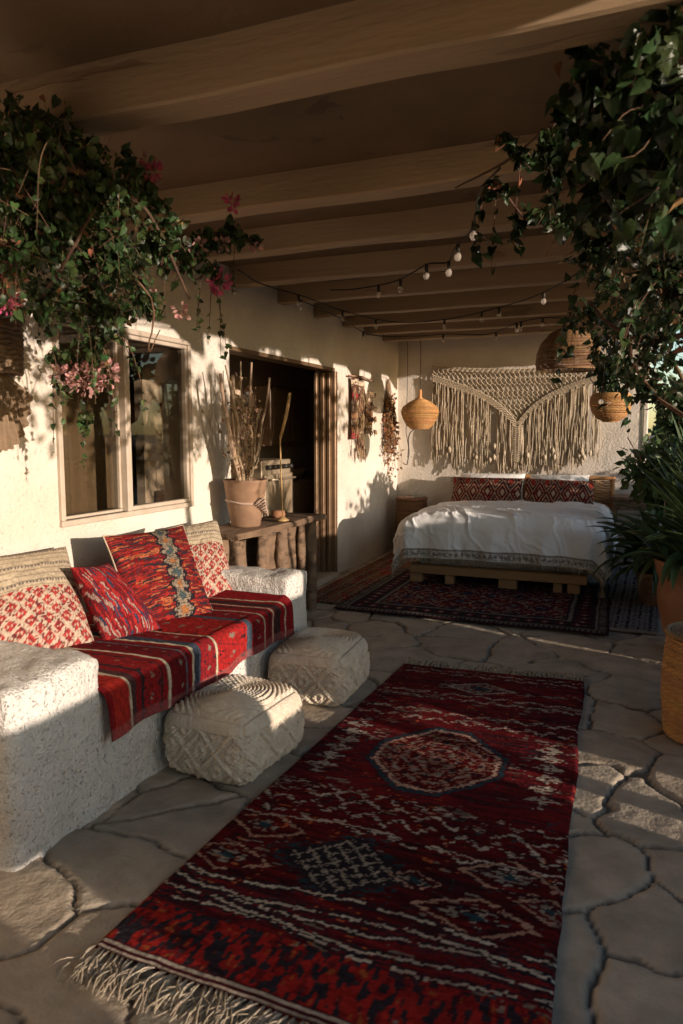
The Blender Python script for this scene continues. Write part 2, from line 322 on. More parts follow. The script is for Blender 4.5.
# flagstone terrace as relief
def flagstones():
    x0, x1, y0, y1, st = W-.02, 1.75, -1.6, YB+.3, .0125
    xs = np.arange(x0, x1+st, st); ys = np.arange(y0, y1+st, st)
    X, Y = np.meshgrid(xs, ys, indexing='ij')
    pts = []
    r2 = np.random.default_rng(21)
    tries = 0
    while tries < 9000:
        p = r2.uniform([x0-.6, y0-.6], [x1+.6, y1+.6]); tries += 1
        rad = .25+.17*vn(p[0]*1.3, p[1]*1.3, 5)
        if all((p[0]-q[0])**2+((p[1]-q[1])*1.15)**2 > rad**2 for q in pts): pts.append(p)
    S = A(pts)
    dx = (fbm(X*2.2, Y*2.2, 3)-.5)*.34+(fbm(X*13, Y*13, 33)-.5)*.022; dy = (fbm(X*2.2, Y*2.2, 9)-.5)*.34+(fbm(X*13, Y*13, 39)-.5)*.022
    XX = X+dx; YY = Y+dy
    d1 = np.full(X.shape, 1e9); d2 = d1.copy(); i1 = np.zeros(X.shape, int); i2 = i1.copy()
    for k, (a, b) in enumerate(S):
        d = (XX-a)**2+(YY-b)**2
        m = d < d1; m2 = (~m) & (d < d2)
        d2 = np.where(m, d1, np.where(m2, d, d2)); i2 = np.where(m, i1, np.where(m2, k, i2))
        d1 = np.where(m, d, d1); i1 = np.where(m, k, i1)
    sep = np.linalg.norm(S[i1]-S[i2], axis=-1)
    e = (d2-d1)/(2*np.maximum(sep, .05))
    rs = r2.random((len(S), 5))
    gw = .001+.003*vn(X*4, Y*4, 71)
    g = sm(gw, gw+.012, e)
    tilt = (XX-S[i1][...,0])*(rs[i1][...,0]-.5)*.05+(YY-S[i1][...,1])*(rs[i1][...,1]-.5)*.05
    Z = -.018+g*(.0135+rs[i1][...,2]*.004+tilt+(fbm(X*6, Y*6, 50)-.5)*.010)+(fbm(X*22, Y*22, 57)-.5)*.004
    Z = np.minimum(Z, .004)
    ca = A([.40,.335,.25]); cb = A([.29,.248,.195]); cc = A([.43,.33,.225])
    t = rs[i1][...,3][...,None]; u = rs[i1][...,4][...,None]
    C = lerp(lerp(ca, cb, t), cc, u*.5)*(0.85+.3*fbm(X*5, Y*5, 60)[...,None])
    C = lerp(A([.11,.09,.068]), C, sm(.05, .6, g)[...,None])
    MB().grid(np.stack([X, Y, Z], -1), C).build('terrace_floor', M_floor, origin=(0,0,0), kind='structure')
flagstones()
# surrounding ground, one sheet to the horizon with a hole filled by sinking it
def ground():
    e = np.concatenate([-np.geomspace(900, 5, 24), np.linspace(-4, 4, 9), np.geomspace(5, 900, 24)])
    X, Y = np.meshgrid(e, e+3, indexing='ij')
    Z = -.06+0*X+np.where(np.hypot(X, Y) > 40, (fbm(X*.01, Y*.01, 4)-.5)*3, 0)
    MB().grid(np.stack([X, Y, Z], -1)).build('ground', M_ground, origin=(0,0,0), kind='structure')
ground()

# ---- house
house = empty('house', (W-.1, 4, 0), 'cream stucco house with beamed porch roof, wide window and open sliding door', 'house')
WY0, WY1, WZ0, WZ1 = 2.86, 4.00, .93, 1.93     # window
DY0, DY1, DZ1 = 4.52, 6.45, 1.99               # door
T = .20
m = MB()
y0, y1, zt = -2.2, YB+.22, 2.53
for a, b, c, d in ((y0, WY0, 0, zt), (WY0, WY1, 0, WZ0), (WY0, WY1, WZ1, zt), (WY1, DY0, 0, zt), (DY0, DY1, DZ1, zt), (DY1, y1, 0, zt)):
    pass
# one front sheet with holes, softly uneven, plus reveals
def wall_sheet(mb, ys, zs, holes, fx, inner):
    ys = np.unique(np.round(np.concatenate([np.arange(ys[0], ys[1], .06), [ys[1]], *[[h[0], h[1]] for h in holes]]), 4))
    zs = np.unique(np.round(np.concatenate([np.arange(zs[0], zs[1], .06), [zs[1]], *[[h[2], h[3]] for h in holes]]), 4))
    Y, Z = np.meshgrid(ys, zs, indexing='ij')
    V = fx(Y, Z); n, k = Y.shape
    q = []
    for i in range(n-1):
        for j in range(k-1):
            cy, cz = (ys[i]+ys[i+1])/2, (zs[j]+zs[j+1])/2
            if any(h[0] < cy < h[1] and h[2] < cz < h[3] for h in holes): continue
            q.append((i*k+j, (i+1)*k+j, (i+1)*k+j+1, i*k+j+1))
    mb.add(V.reshape(-1, 3), [A(q)])
holes = [(WY0, WY1, WZ0, WZ1), (DY0, DY1, -.1, DZ1)]
def fxw(Y, Z):
    e = np.ones_like(Y)
    for h in holes:
        dd = np.maximum(np.maximum(h[0]-Y, Y-h[1]), np.maximum(h[2]-Z, Z-h[3])); e = np.minimum(e, sm(0, .12, dd))
    return np.stack([W+(fbm(Y*2.2, Z*2.2, 8)-.5)*.03*e, Y, Z], -1)
wall_sheet(m, (y0, YB), (-.1, zt), holes, fxw, None)
for (a, b, c, d) in holes:     # reveals
    for s in ((A([W,a,c]), A([W-T,a,d])), (A([W,b,c]), A([W-T,b,d]))):
        p, q_ = s; m.add([(p[0],p[1],p[2]),(q_[0],p[1],p[2]),(q_[0],p[1],q_[2]),(p[0],p[1],q_[2])], [(0,1,2,3)])
    for z in (c, d): m.add([(W,a,z),(W-T,a,z),(W-T,b,z),(W,b,z)], [(0,1,2,3)])
# inside face
wall_sheet(m, (y0, YB), (-.1, zt), holes, lambda Y, Z: np.stack([W-T+0*Y, Y, Z], -1), None)
m.build('wall', M_wall, house, smooth=False)
# end wall
m = MB(); XR = .04
X, Z = np.meshgrid(np.arange(W-.3, XR+.001, .0597), np.arange(-.1, zt+.001, .068), indexing='ij')
m.grid(np.stack([X, YB+(fbm(X*2.4, Z*2.4, 18)-.5)*.03, Z], -1))
m.box((XR-.02, YB+.012, -.1), (XR+.035, YB+.24, zt-.01), .012)
m.box((-6.2, YB+.03, -.1), (XR-.022, YB+.24, zt-.02))
m.build('end_wall', M_wall, house, smooth=False)
m = MB(); m.box((W-.3, -2.42, -.1), (.35, -2.205, zt)); m.build('rear_shade_wall', M_wall, house, smooth=False)  # unseen wall added behind the camera to darken the near ceiling
# inside room
m = MB()
m.box((-6.2, .2, -.06), (W-T+.01, YB, .02)); m.box((-6.3, .2, -.1), (-6.2, YB+.2, 2.52)); m.box((-6.2, .1, -.1), (W-T, .2, 2.52)); m.box((-6.2, .2, 2.45), (W-T-.002, YB+.02, 2.52)); m.box((-6.2, YB-.06, 0), (W-T, YB+.0, 2.45))
m.build('inner_room', M_dark, house, smooth=False)
# roof with beams
RX = .62
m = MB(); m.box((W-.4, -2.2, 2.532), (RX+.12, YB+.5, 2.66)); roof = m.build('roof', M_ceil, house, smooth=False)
for (by, w_, zb) in ((-.75,.13,2.38),(.35,.13,2.38),(1.22,.14,2.36),(2.02,.14,2.37),(3.10,.12,2.395),(3.83,.11,2.40),(4.60,.11,2.40),(5.32,.10,2.40),(6.02,.10,2.40),(6.68,.10,2.40),(7.28,.10,2.40),(7.86,.10,2.40)):
    b = MB(); n = 24
    xs = np.linspace(W+.002, RX+.1, n); 
    for face in ('box',):
        prof = A([(-w_/2+.008, zb),(w_/2-.008, zb),(w_/2, zb+.008),(w_/2, 2.5335),(-w_/2, 2.5335),(-w_/2, zb+.008)])
        P = np.stack([np.broadcast_to(xs[None], (6, n)), by+prof[:,0:1]+(vn(xs*2.5, by+prof[:,0]*0+0*xs[:6] if False else xs*0+by, 2)[None]-.5)*.02, prof[:,1:2]+(vn(xs*3, xs*0+by, 6)[None]-.5)*.012*(prof[:,1:2] < 2.5)], -1)
        b.grid(P, wrapu=True); b.add(P[:,-1], [A([(0,1,2,3,4,5)])]); 
    b.build('beam', M_beam, roof, smooth=False)
m = MB(); m.box((RX+.0, -1.3, -.05), (RX+.11, -1.19, 2.38), .008); m.build('post', M_beam, house, smooth=False)
# window
win = MB(); fx0, fx1 = W-.075, W+.022
def ring(mb, ya, yb, za, zb, w_, xa, xb, bev=.004):
    mb.box((xa, ya, za), (xb, yb, za+w_), bev); mb.box((xa, ya, zb-w_), (xb, yb, zb), bev)
    mb.box((xa+.001, ya+.0005, za+w_+.0005), (xb-.001, ya+w_, zb-w_-.0005), bev); mb.box((xa+.001, yb-w_, za+w_+.0005), (xb-.001, yb-.0005, zb-w_-.0005), bev)
ring(win, WY0-.02, WY1+.02, WZ0-.03, WZ1+.03, .030, fx0, fx1)
win.box((fx0+.003, 3.35, WZ0+.001), (fx1+.004, 3.39, WZ1-.001), .004)
wi = win.build('window', M_frame, house, smooth=False)
m = MB(); ring(m, 3.392, WY1-.011, WZ0+.001, WZ1-.001, .024, fx0+.03, fx1-.012); ring(m, WY0+.011, 3.349, WZ0+.001, WZ1-.001, .016, fx0+.012, fx1-.035); m.build('sash', M_frame, wi, smooth=False)
m = MB(); m.box((W-.038, WY0+.027, WZ0+.017), (W-.033, 3.333, WZ1-.017)); m.build('pane', M_glass, wi, smooth=False)
m = MB(); m.box((W-.024, 3.416, WZ0+.025), (W-.019, WY1-.035, WZ1-.025)); m.build('pane', M_glass, wi, smooth=False)
ys = np.linspace(WY0-.1, 3.70, 130); zs = np.linspace(.75, 2.15, 20); Y, Z = np.meshgrid(ys, zs, indexing='ij')
MB().grid(np.stack([W-T-.05+.022*np.sin(Y*62+1.2*np.sin(Y*9)+Z*.4), Y, Z], -1)).build('curtain', M_curt, wi)
# door frame: outer ring, tracks, fixed glass leaf slid behind the wall side
m = MB(); ox0, ox1 = W-.15, W+.018
m.box((ox0, DY0-.02, DZ1-.03), (ox1-.02, DY1+.02, DZ1+.004), .003)
m.box((ox0, DY0-.02, -.05), (ox1-.03, DY0+.012, DZ1-.031), .004); m.box((ox0, DY1-.035, -.05), (ox1, DY1+.02, DZ1-.031), .004)
dr = m.build('door_frame', M_dframe, house, smooth=False)
m = MB()
m.box((W-.05, DY1-.085, .045), (W-.02, DY1-.037, DZ1-.05), .003); m.box((W-.10, DY1-.125, .045), (W-.065, DY1-.07, DZ1-.05), .003); m.box((W-.142, DY1-.175, .045), (W-.115, DY1-.13, DZ1-.05), .003)
m.build('jamb_track', M_dframe, dr, smooth=False)
m = MB(); m.box((W-.16, DY0+.031, -.04), (W+.05, DY1-.036, .042), .006); m.build('sill', M_frame, dr, smooth=False)

# ---- built-in bench
def bench():
    me = bpy.data.meshes.new('tmp'); b = MB()
    vv = []
    def bx(a, c): b.box(a, c)
    bx((-2.75,1.60,-.06),(-1.77,3.80,.43)); bx((-2.75,1.60,-.06),(-1.755,2.03,.585)); bx((-2.75,3.53,-.06),(-1.765,3.80,.585))
    V = np.vstack(b.v); F = [tuple(r) for f in b.f for r in f]
    me.from_pydata(V.tolist(), [], F); o = bpy.data.objects.new('tmp', me); COL.objects.link(o)
    r = o.modifiers.new('r', 'REMESH'); r.mode = 'VOXEL'; r.voxel_size = .0165
    s = o.modifiers.new('s', 'SMOOTH'); s.factor = .5; s.iterations = 14
    dg = bpy.context.evaluated_depsgraph_get(); ev = o.evaluated_get(dg); m2 = bpy.data.meshes.new_from_object(ev)
    n = len(m2.vertices); co = np.empty(n*3, np.float32); m2.vertices.foreach_get('co', co); co = co.reshape(-1, 3).astype(float)
    no = np.empty(n*3, np.float32); m2.vertices.foreach_get('normal', no); no = no.reshape(-1, 3)
    h = (fbm(co[:,1]*5+co[:,0]*3, co[:,2]*5-co[:,0]*4, 3)-.5)*.045+(fbm(co[:,1]*22+co[:,0]*17, co[:,2]*22-co[:,0]*13, 5)-.5)*.012
    co += no*h[:,None]
    polys = A([list(p.vertices) for p in m2.polygons if len(p.vertices) == 4])
    cy = co[polys].mean(1)
    root = empty('masonry_bench', (-2.2, 2.7, 0), 'white rough plaster built-in bench with thick arms along the house wall', 'bench')
    for nm, msk in (('seat', (cy[:,1] >= 2.04) & (cy[:,1] <= 3.52)), ('armrest', cy[:,1] < 2.04), ('armrest', cy[:,1] > 3.52)):
        f = polys[msk]; u, inv = np.unique(f, return_inverse=True)
        MB().add(co[u], [inv.reshape(f.shape)]).build(nm, M_bench, root)
    bpy.data.objects.remove(o)
bench()

# ---- colour functions for weavings ------------------------------------------------
def c3(*a): return A(a, float)
RED = c3(.15,.011,.012); MAR = c3(.055,.007,.011); BLK = c3(.018,.014,.018); CRM = c3(.43,.36,.28); TEAL = c3(.018,.045,.055); ORG = c3(.40,.10,.03); NAV = c3(.03,.045,.09); PINK = c3(.40,.16,.13)
def put(C, mask, col):
    mask = np.clip(np.asarray(mask, float), 0, 1)[...,None]
    return C*(1-mask)+col*mask
def step(x, y0, y1): return ((x > y0) & (x < y1)).astype(float)
def main_rug_col(U, V):
    w, l = 1.10, 2.68
    # ikat shift: every row of knots slips sideways a little
    rowj = (_h(np.floor(V*l/.007), V*0, 3)-.5)*.014+(fbm(U*5, V*40, 12)-.5)*.014
    u = U+rowj; v = V+(fbm(U*7, V*16, 2)-.5)*.006+(_h(np.floor(U*w/.012), np.floor(V*l/.02), 5)-.5)*.004
    x = u*w; y = v*l
    streak = vn(U*9, V*l/.010, 7); big = fbm(U*3, V*9, 4)
    C = lerp(MAR, RED, sm(.25, .7, streak*.6+big*.5)[...,None])
    C = put(C, sm(.66, .74, vn(U*14, V*l/.012, 9))*.6, BLK)
    # dark zone
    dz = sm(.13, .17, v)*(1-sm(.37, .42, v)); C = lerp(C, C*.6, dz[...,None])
    # small flecks of other colours
    fl0 = vn(U*w/.03, V*l/.008, 34)*vn(U*w/.12, V*l/.06, 35); C = put(C, (fl0 > .60)*.7, CRM*.55)
    fl = vn(U*w/.022, V*l/.010, 30); fl2 = vn(U*w/.035, V*l/.014, 31)
    C = put(C, (fl > .86)*(fl2 > .4)*.8, lerp(TEAL, ORG, sm(.45, .55, vn(U*6, V*14, 32))[...,None]))
    # white dashed zigzag bands
    def zz(C, v0, amp, per, thick, cells, col, seed, slope=0):
        tri = np.abs(((u/per) % 1)-.5)*2
        c = v0+amp*(tri-.5)+slope*(u-.5)
        d = np.abs(v-c)*l
        dash = (vn(U*w/.016, V*l/.0065+seed, seed) > .50)
        return put(C, (d < thick)*dash*(.75+.25*vn(U*30, V*60, seed)), col)
    wv = lambda p, a: a*np.sin(p)
    for (v0, amp, per, th, sd, sl) in ((.335,.022,.10,.014,41,-.03),(.365,.02,.12,.011,42,-.03),(.30,.018,.16,.010,43,-.04),(.39,.016,.10,.010,44,-.02),
                                   (.70,.016,.10,.012,45,.0),(.735,.016,.12,.014,46,.0),(.81,.012,.10,.012,47,0),(.835,.012,.13,.009,48,0),(.955,.008,.09,.008,49,0),(.975,.006,.09,.007,50,0)):
        C = zz(C, v0, amp, per, th, 0, CRM*.95, sd, sl)
    # side whites next to octagon
    for sgn in (-1, 1):
        cu = .5+sgn*.40
        dd = np.abs(u-cu)*w*.55+np.abs(((v-.55)*l/.09) % 1-.5)*.08
        C = put(C, (np.abs(v-.55) < .11)*(dd < .038)*(vn(U*w/.016, V*l/.008, 60) > .45), CRM*.9)
    # octagon medallion
    ox, oy = (u-.49)*w, (v-.545)*l
    r = np.maximum(np.maximum(np.abs(ox)/.27, np.abs(oy)/.31), (np.abs(ox)/.27+np.abs(oy)/.31)/1.30)
    C = put(C, r < 1.09, MAR*1.3)
    C = put(C, (r < 1.04)*(r > .975), TEAL)
    C = put(C, (r < .95)*(r > .885)*(vn(U*w/.03, V*l/.012, 64) > .2), lerp(CRM, ORG, .35))
    ins = (r < .87)
    C = put(C, ins, RED*.6)
    p = np.abs(((ox/.09) % 1)-.5)+np.abs(((oy/.085) % 1)-.5)
    n5 = vn(U*w/.016, V*l/.009, 65)
    C = put(C, ins*(p < .22)*(n5 > .3), CRM*.5)
    C = put(C, ins*(np.abs((r*5) % 1-.5) < .14)*(n5 > .3), lerp(CRM, MAR, .5))
    C = put(C, ins*(p > .42)*(p < .56)*(n5 > .45), lerp(CRM, ORG, .6)*.7)
    C = put(C, ins*(p > .8)*(n5 > .2), BLK)
    C = put(C, ins*(n5 > .82), PINK*.8)
    # lattice diamond
    lx, ly = (u-.42)*w, (v-.225)*l
    dmd = np.abs(lx)/.20+np.abs(ly)/.15
    C = put(C, dmd < 1.12, BLK)
    lat = np.minimum(np.abs((((lx+ly)/.062) % 1)-.5), np.abs((((lx-ly)/.062) % 1)-.5))
    C = put(C, (dmd < 1.0)*(lat < .09)*(vn(U*w/.014, V*l/.008, 66) > .2), CRM*.6)
    C = put(C, (dmd > 1.12)*(dmd < 1.35)*(vn(U*w/.02, V*l/.008, 67) > .6), TEAL*.8)
    # side lozenges near
    for cu, cv, a, b in ((.86,.27,.16,.10),(.80,.19,.18,.09),(.97,.23,.10,.06),(.12,.27,.15,.09),(.10,.19,.16,.08),(.62,.23,.09,.05)):
        q = np.abs((u-cu)*w)/a+np.abs((v-cv)*l)/b
        C = put(C, (q < 1)*(q > .86)*(vn(U*20, V*90, 69) > .2), lerp(CRM, ORG, .45)*.8)
        C = put(C, (q < .55)*(vn(U*w/.014, V*l/.009, 68) > .55), CRM*.55)
        C = put(C, (q < .2), TEAL)
    # long thin cream lines of the near end
    for k, v0 in enumerate((.095,.107,.126,.136,.158,.30)):
        d = np.abs(v-v0-.008*np.sin(U*7+k)-.006*np.abs(((u*6) % 1)-.5))*l
        C = put(C, (d < (.0045 if k < 5 else .003))*(vn(U*w/.05, V*0+k, 70) > .15), CRM)
        C = put(C, (d > .006)*(d < .014)*(k < 5), BLK)
    # flame zone
    fz = step(V, .014, .085); f1 = vn(U*w/.014, V*l/.040, 72); f2 = vn(U*w/.012, V*l/.028, 73)
    C = put(C, fz*(f1 > .35), c3(.26,.016,.013)); C = put(C, fz*(f2 > .60), BLK*1.3); C = put(C, fz*(f2 < .12), ORG*.7)
    # near selvedge
    C = put(C, step(V, 0, .016), MAR); C = put(C, step(V, .003, .006)+step(V, .010, .0135), CRM*.9)
    # far hex
    hx = np.abs((u-.5)*w)/.20+np.abs((v-.885)*l)/.10
    C = put(C, (hx < 1)*(hx > .82), CRM*.7); C = put(C, (hx < .8)*(vn(U*w/.016, V*l/.01, 75) > .5), CRM*.6); C = put(C, (hx < .35), TEAL)
    worn = fbm(U*4, V*9, 99); C = lerp(C, C*.6+MAR*.3, sm(.5, .72, worn)[...,None]*.8)
    return C*(.7+.6*vn(U*w/.0055, V*l/.0055, 80)[...,None])
def persian_col(U, V, w, l, base=MAR*1.5, seed=0):
    x = U*w; y = V*l; d = np.minimum(np.minimum(x, w-x), np.minimum(y, l-y))
    al = np.where(np.minimum(x, w-x) < np.minimum(y, l-y), y, x)
    n = vn(x/.018, y/.018, seed+1); n2 = vn(x/.035, y/.03, seed+2)
    C = lerp(base, RED*.7, sm(.3, .7, fbm(x*5, y*5, seed))[...,None])
    X2 = np.abs(((x/.22) % 1)-.5)*2; Y2 = np.abs(((y/.30) % 1)-.5)*2; q = X2+Y2
    C = put(C, (q > .85)*(q < 1.0)*(n > .3), CRM*.45); C = put(C, (q < .32)*(n > .35), ORG*.6); C = put(C, (q > 1.55), NAV*.7)
    C = put(C, (n > .76)*.9, CRM*.6); C = put(C, (n2 > .8), BLK)
    b = (d < .30); C = put(C, b, BLK*1.2)
    C = put(C, step(d, .10, .26)*((np.abs(((al/.11) % 1)-.5)*2+np.abs((d-.18)/.08)) < .85), MAR*1.6)
    C = put(C, step(d, .10, .26)*((np.abs(((al/.11) % 1)-.5)*2+np.abs((d-.18)/.08)) < .4)*(n > .3), CRM*.5)
    C = put(C, step(d, .26, .285), CRM*.4); C = put(C, step(d, .075, .095), CRM*.38)
    C = put(C, step(d, .025, .07)*(((al/.035) % 1) < .45), CRM*.42); C = put(C, step(d, 0, .018), MAR)
    return C*(.75+.5*vn(x/.007, y/.007, 80)[...,None])
def kilim_brown(U, V, w, l):
    x = U*w; y = V*l; n = vn(x/.016, y/.02, 91)
    C = lerp(c3(.17,.075,.035), c3(.09,.035,.02), sm(.3, .7, vn(x/.05, y/.3, 90))[...,None])
    C = put(C, (((x/.11) % 1) < .12), CRM*.42); C = put(C, (((x/.11) % 1) > .88)*(n > .4), BLK)
    C = put(C, (n > .72), CRM*.4); C = put(C, (vn(x/.03, y/.05, 93) > .78), c3(.2,.02,.015))
    return C*(.75+.5*vn(x/.007, y/.007, 80)[...,None])
def grey_rug_col(U, V, w, l):
    x = U*w; y = V*l
    C = lerp(c3(.13,.12,.115), c3(.22,.20,.185), vn(x/.01, y/.012, 95)[...,None])
    C = put(C, (((x/.075) % 1) < .3)*(vn(x/.01, y/.02, 97) > .35), BLK*1.6)
    C = put(C, (np.abs(((x/.075) % 1)-.65) < .12)*(((y/.03) % 1) < .4), BLK*2); C = put(C, (V < .02), CRM*.6)
    return C
def rug(name, NL, NR, FR, FL, z, colf, w, l, label, res=.0065, wob=.004, fringe=0, thick=.008, matr=None, flen=.1, farfr=0.10):
    nu, nv = int(w/res), int(l/res)
    U, V = np.meshgrid(np.linspace(0, 1, nu), np.linspace(0, 1, nv), indexing='ij')
    P = (A(NL)[None,None]*(1-U)[...,None]+A(NR)*U[...,None])*(1-V)[...,None]+(A(FL)*(1-U)[...,None]+A(FR)*U[...,None])*V[...,None]
    ex = (fbm(V*7, V*0, 77)-.5)*.04; 
    Xp = P[...,0]+ex*(U-.0); Yp = P[...,1]+(fbm(U*6, V*0+3, 78)-.5)*.02
    Z = z+thick+wob*2.6*(fbm(Xp*3.5, Yp*3.5, 14)-.3)+(vn(U*w/.009, V*l/.009, 15)-.5)*.0022
    ed = np.minimum(np.minimum(U*w, (1-U)*w), np.minimum(V*l, (1-V)*l)); Z = Z-thick*.9*(1-sm(0, .012, ed))
    lab, cat = label
    root = empty(name, ((NL[0]+NR[0])/2, (NL[1]+FL[1])/2, z), lab, cat)
    MB().grid(np.stack([Xp, Yp, Z], -1), colf(U, V)).build('pile', matr or M_rug, root, thick=0)
    if fringe:
        for end, L_, a, b, dr_ in ((0, flen, A(NL), A(NR), -1), (1, farfr, A(FL), A(FR), 1)):
            f = MB()
            n = int(np.linalg.norm(b-a)/(.0165 if end == 0 else .02)); i_end = 0 if end == 0 else -1
            for k in range(n):
                t = (k+.5+rng.uniform(-.25, .25))/n; iu = int(t*(nu-1)); p = A([Xp[iu,i_end], Yp[iu,i_end], z+.008])
                aim = dr_*(1+.0*t); sw = rng.normal()*.16+.35*math.sin(k*.35)*(end == 0)
                for strand in range(11 if end == 0 else 3):
                    ang = sw+rng.normal()*.20; ln = L_*rng.uniform(.7, 1.25)
                    d = A([math.sin(ang), aim*math.cos(ang), 0]); s2 = rng.normal()*.4
                    pts = [p+A([rng.normal()*.002, 0, 0]), p+A([math.sin(sw), aim*math.cos(sw), 0])*ln*.35+A([rng.normal()*.002,rng.normal()*.002,rng.uniform(0,.008)]), p+d*ln*.7+A([d[1]*s2*.02, -d[0]*s2*.02, rng.uniform(-.004,.012)]), p+d*ln+A([d[1]*s2*.06, -d[0]*s2*.06, -.002])]
                    f.tube(bez(pts, 8), np.linspace(.0019, .0012, 8)*(1 if end == 0 else 1.9), 4)
            f.build('fringe', M_tuft, root)
    return root
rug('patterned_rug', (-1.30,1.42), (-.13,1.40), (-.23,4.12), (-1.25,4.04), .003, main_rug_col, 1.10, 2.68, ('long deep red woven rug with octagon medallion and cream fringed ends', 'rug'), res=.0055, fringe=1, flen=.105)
rug('patterned_rug', (-2.17,5.13), (-.14,5.12), (-.20,6.9), (-2.2,6.95), .014, lambda U, V: persian_col(U, V, 2.03, 1.8), 2.03, 1.8, ('dark maroon bordered rug lying under the front of the bed', 'rug'), res=.009)
rug('patterned_rug', (-2.56,5.35), (-1.95,5.30), (-1.95,8.1), (-2.6,8.15), .003, lambda U, V: kilim_brown(U, V, .62, 2.8), .62, 2.8, ('brown striped kilim runner along the wall beside the doorway', 'rug'), res=.009)
rug('patterned_rug', (-.34,5.32), (.17,5.30), (.25,7.9), (-.3,7.9), .003, lambda U, V: grey_rug_col(U, V, .52, 2.6), .52, 2.6, ('grey and black striped woven rug right of the bed beside the plants', 'rug'), res=.008)

# ---- soft things -----------------------------------------------------------------
def pillow(name, BL, BR, TR, TL, thick, colf, m_, label, cat='pillow', group=None, n=110, tassel=False, pinch=.07, seed=0, piping=None):
    u = np.linspace(-1, 1, n); U, V = np.meshgrid(u, u, indexing='ij')
    BL, BR, TR, TL = [A(q, float) for q in (BL, BR, TR, TL)]
    ctr = (BL+BR+TR+TL)/4; ux = ((BR+TR)-(BL+TL))/4; uy = ((TL+TR)-(BL+BR))/4; nn = nrm(np.cross(ux, uy))
    # edges bow inward between corners
    Us = U*(1-pinch*(1-V**2)); Vs = V*(1-pinch*(1-U**2))
    a = (Us+1)/2; b = (Vs+1)/2
    P = (BL*(1-a)[...,None]+BR*a[...,None])*(1-b)[...,None]+(TL*(1-a)[...,None]+TR*a[...,None])*b[...,None]
    prof = np.clip((1-np.abs(U)**2.0)*(1-np.abs(V)**2.0), 0, 1)**.5
    wr = (fbm(U*2.2+seed, V*2.2, 3+seed)-.5)*.22+(np.abs(fbm(U*4+seed, V*4, 13+seed)-.5)-.12)*-.25
    hf = thick*.62*prof*(1+wr)
    sag = -.12*thick*(1-V)*.0
    F = P+nn*hf[...,None]; Bk = P-nn*hf[...,None]*.9
    C = colf((U+1)/2, (V+1)/2)
    mb = MB(); mb.grid(F, C); mb.grid(Bk[::-1], C[::-1]*.8)
    o = empty(name, ctr-A([0,0,np.linalg.norm(uy)]), label, cat, group)
    mb.build('cushion', m_, o)
    if piping is not None:
        e = [F[i,0] for i in range(0, n, 3)]+[F[-1,j] for j in range(0, n, 3)]+[F[i,-1] for i in range(n-1, -1, -3)]+[F[0,j] for j in range(n-1, -1, -3)]
        MB().tube(A(e), .0045, 5, closed=True).build('piping', piping, o)
    if tassel:
        for c, s in ((F[0,0], (-1,-1)), (F[-1,0], (1,-1)), (F[0,-1], (-1,1)), (F[-1,-1], (1,1))):
            t = MB()
            for k in range(10):
                d = nrm(ux)*s[0]*.5+A([0,0,-1.])+rng.normal(size=3)*.25+nn*.3; t.tube([c, c+d*.02, c+d*.045+A([0,0,-.01])], .002, 4)
            t.build('tassel', M_tuft, o)
    return o
def col_redbig(U, V):
    v = V*62+1.2*(fbm(U*5, V*5, 2)-.5)*4; row = np.floor(v); h = _h(row, np.floor(U*9+_h(row, row*0, 4)*5), 6)
    C = lerp(c3(.27,.022,.017), c3(.14,.010,.010), (h > .5)[...,None]*1.)
    C = put(C, (h > .84), c3(.36,.10,.04)); C = put(C, (h < .13), BLK*1.5); C = put(C, (v % 1 < .28), BLK*1.3)
    q = np.abs(U-.60+.05*(vn(V*40, U*6, 8)-.5))/.13+np.abs(((V*8) % 1)-.5)*1.1+.5*(vn(U*60, V*26, 9)-.4)
    C = put(C, (q < .9)*(v % 1 > .2), c3(.22,.17,.12)); C = put(C, (q < .5)*(np.floor(V*8) % 2 > 0), c3(.05,.07,.07)); C = put(C, (q < .4)*(np.floor(V*8) % 2 < 1), c3(.28,.11,.04))
    C = put(C, (q > .9)*(q < 1.25), BLK)
    return C*(.8+.4*vn(U*120, V*120, 3)[...,None])
def col_redsmall(U, V):
    v = U*40+V*9+1.2*(fbm(U*5, V*5, 22)-.5)*4; row = np.floor(v); h = _h(row, np.floor(V*8+_h(row, row*0, 4)*5), 26)
    C = lerp(c3(.34,.022,.02), c3(.16,.01,.012), (h > .55)[...,None]*1.)
    C = put(C, (h > .86), c3(.34,.22,.18)); C = put(C, (h < .12), NAV); C = put(C, (v % 1 < .25), BLK*1.4)
    return C*(.8+.4*vn(U*120, V*120, 3)[...,None])
def col_palered(split, cells=7, sd=0):
    def f(U, V):
        n = vn(U*70, V*70, 33+sd)
        C = np.broadcast_to(c3(.46,.37,.26), U.shape+(3,)).copy()
        C = put(C, (np.abs(((V*16) % 1)-.5) < .13), c3(.30,.24,.17)); C = put(C, (((V*5.3) % 1) < .14)*(((U*30) % 1) < .55), c3(.14,.12,.11))
        lo = V < split+.02*np.sin(U*60)*0
        a = ((U*cells+V*cells*1.1) % 1); b = ((U*cells-V*cells*1.1) % 1)
        lat = np.minimum(np.abs(a-.5), np.abs(b-.5))
        D = lerp(c3(.36,.045,.04), c3(.26,.02,.022), n[...,None])
        D = put(D, (lat < .15+.03*vn(U*30, V*30, 5))*(vn(U*50, V*50, 44+sd) > .1), c3(.46,.35,.26)); cc = np.maximum(np.abs(a-.0), 0)
        D = put(D, (np.abs(a-.0)+np.abs(b-.0) < .28)+(np.abs(a-1)+np.abs(b-1) < .28), c3(.44,.30,.22)); D = put(D, (n > .70), c3(.13,.03,.03))
        return np.where(lo[...,None], D, C)*(.82+.36*vn(U*130, V*60, 3)[...,None])
    return f
def P3(px, py, x): return onp(px, py, 0, x)
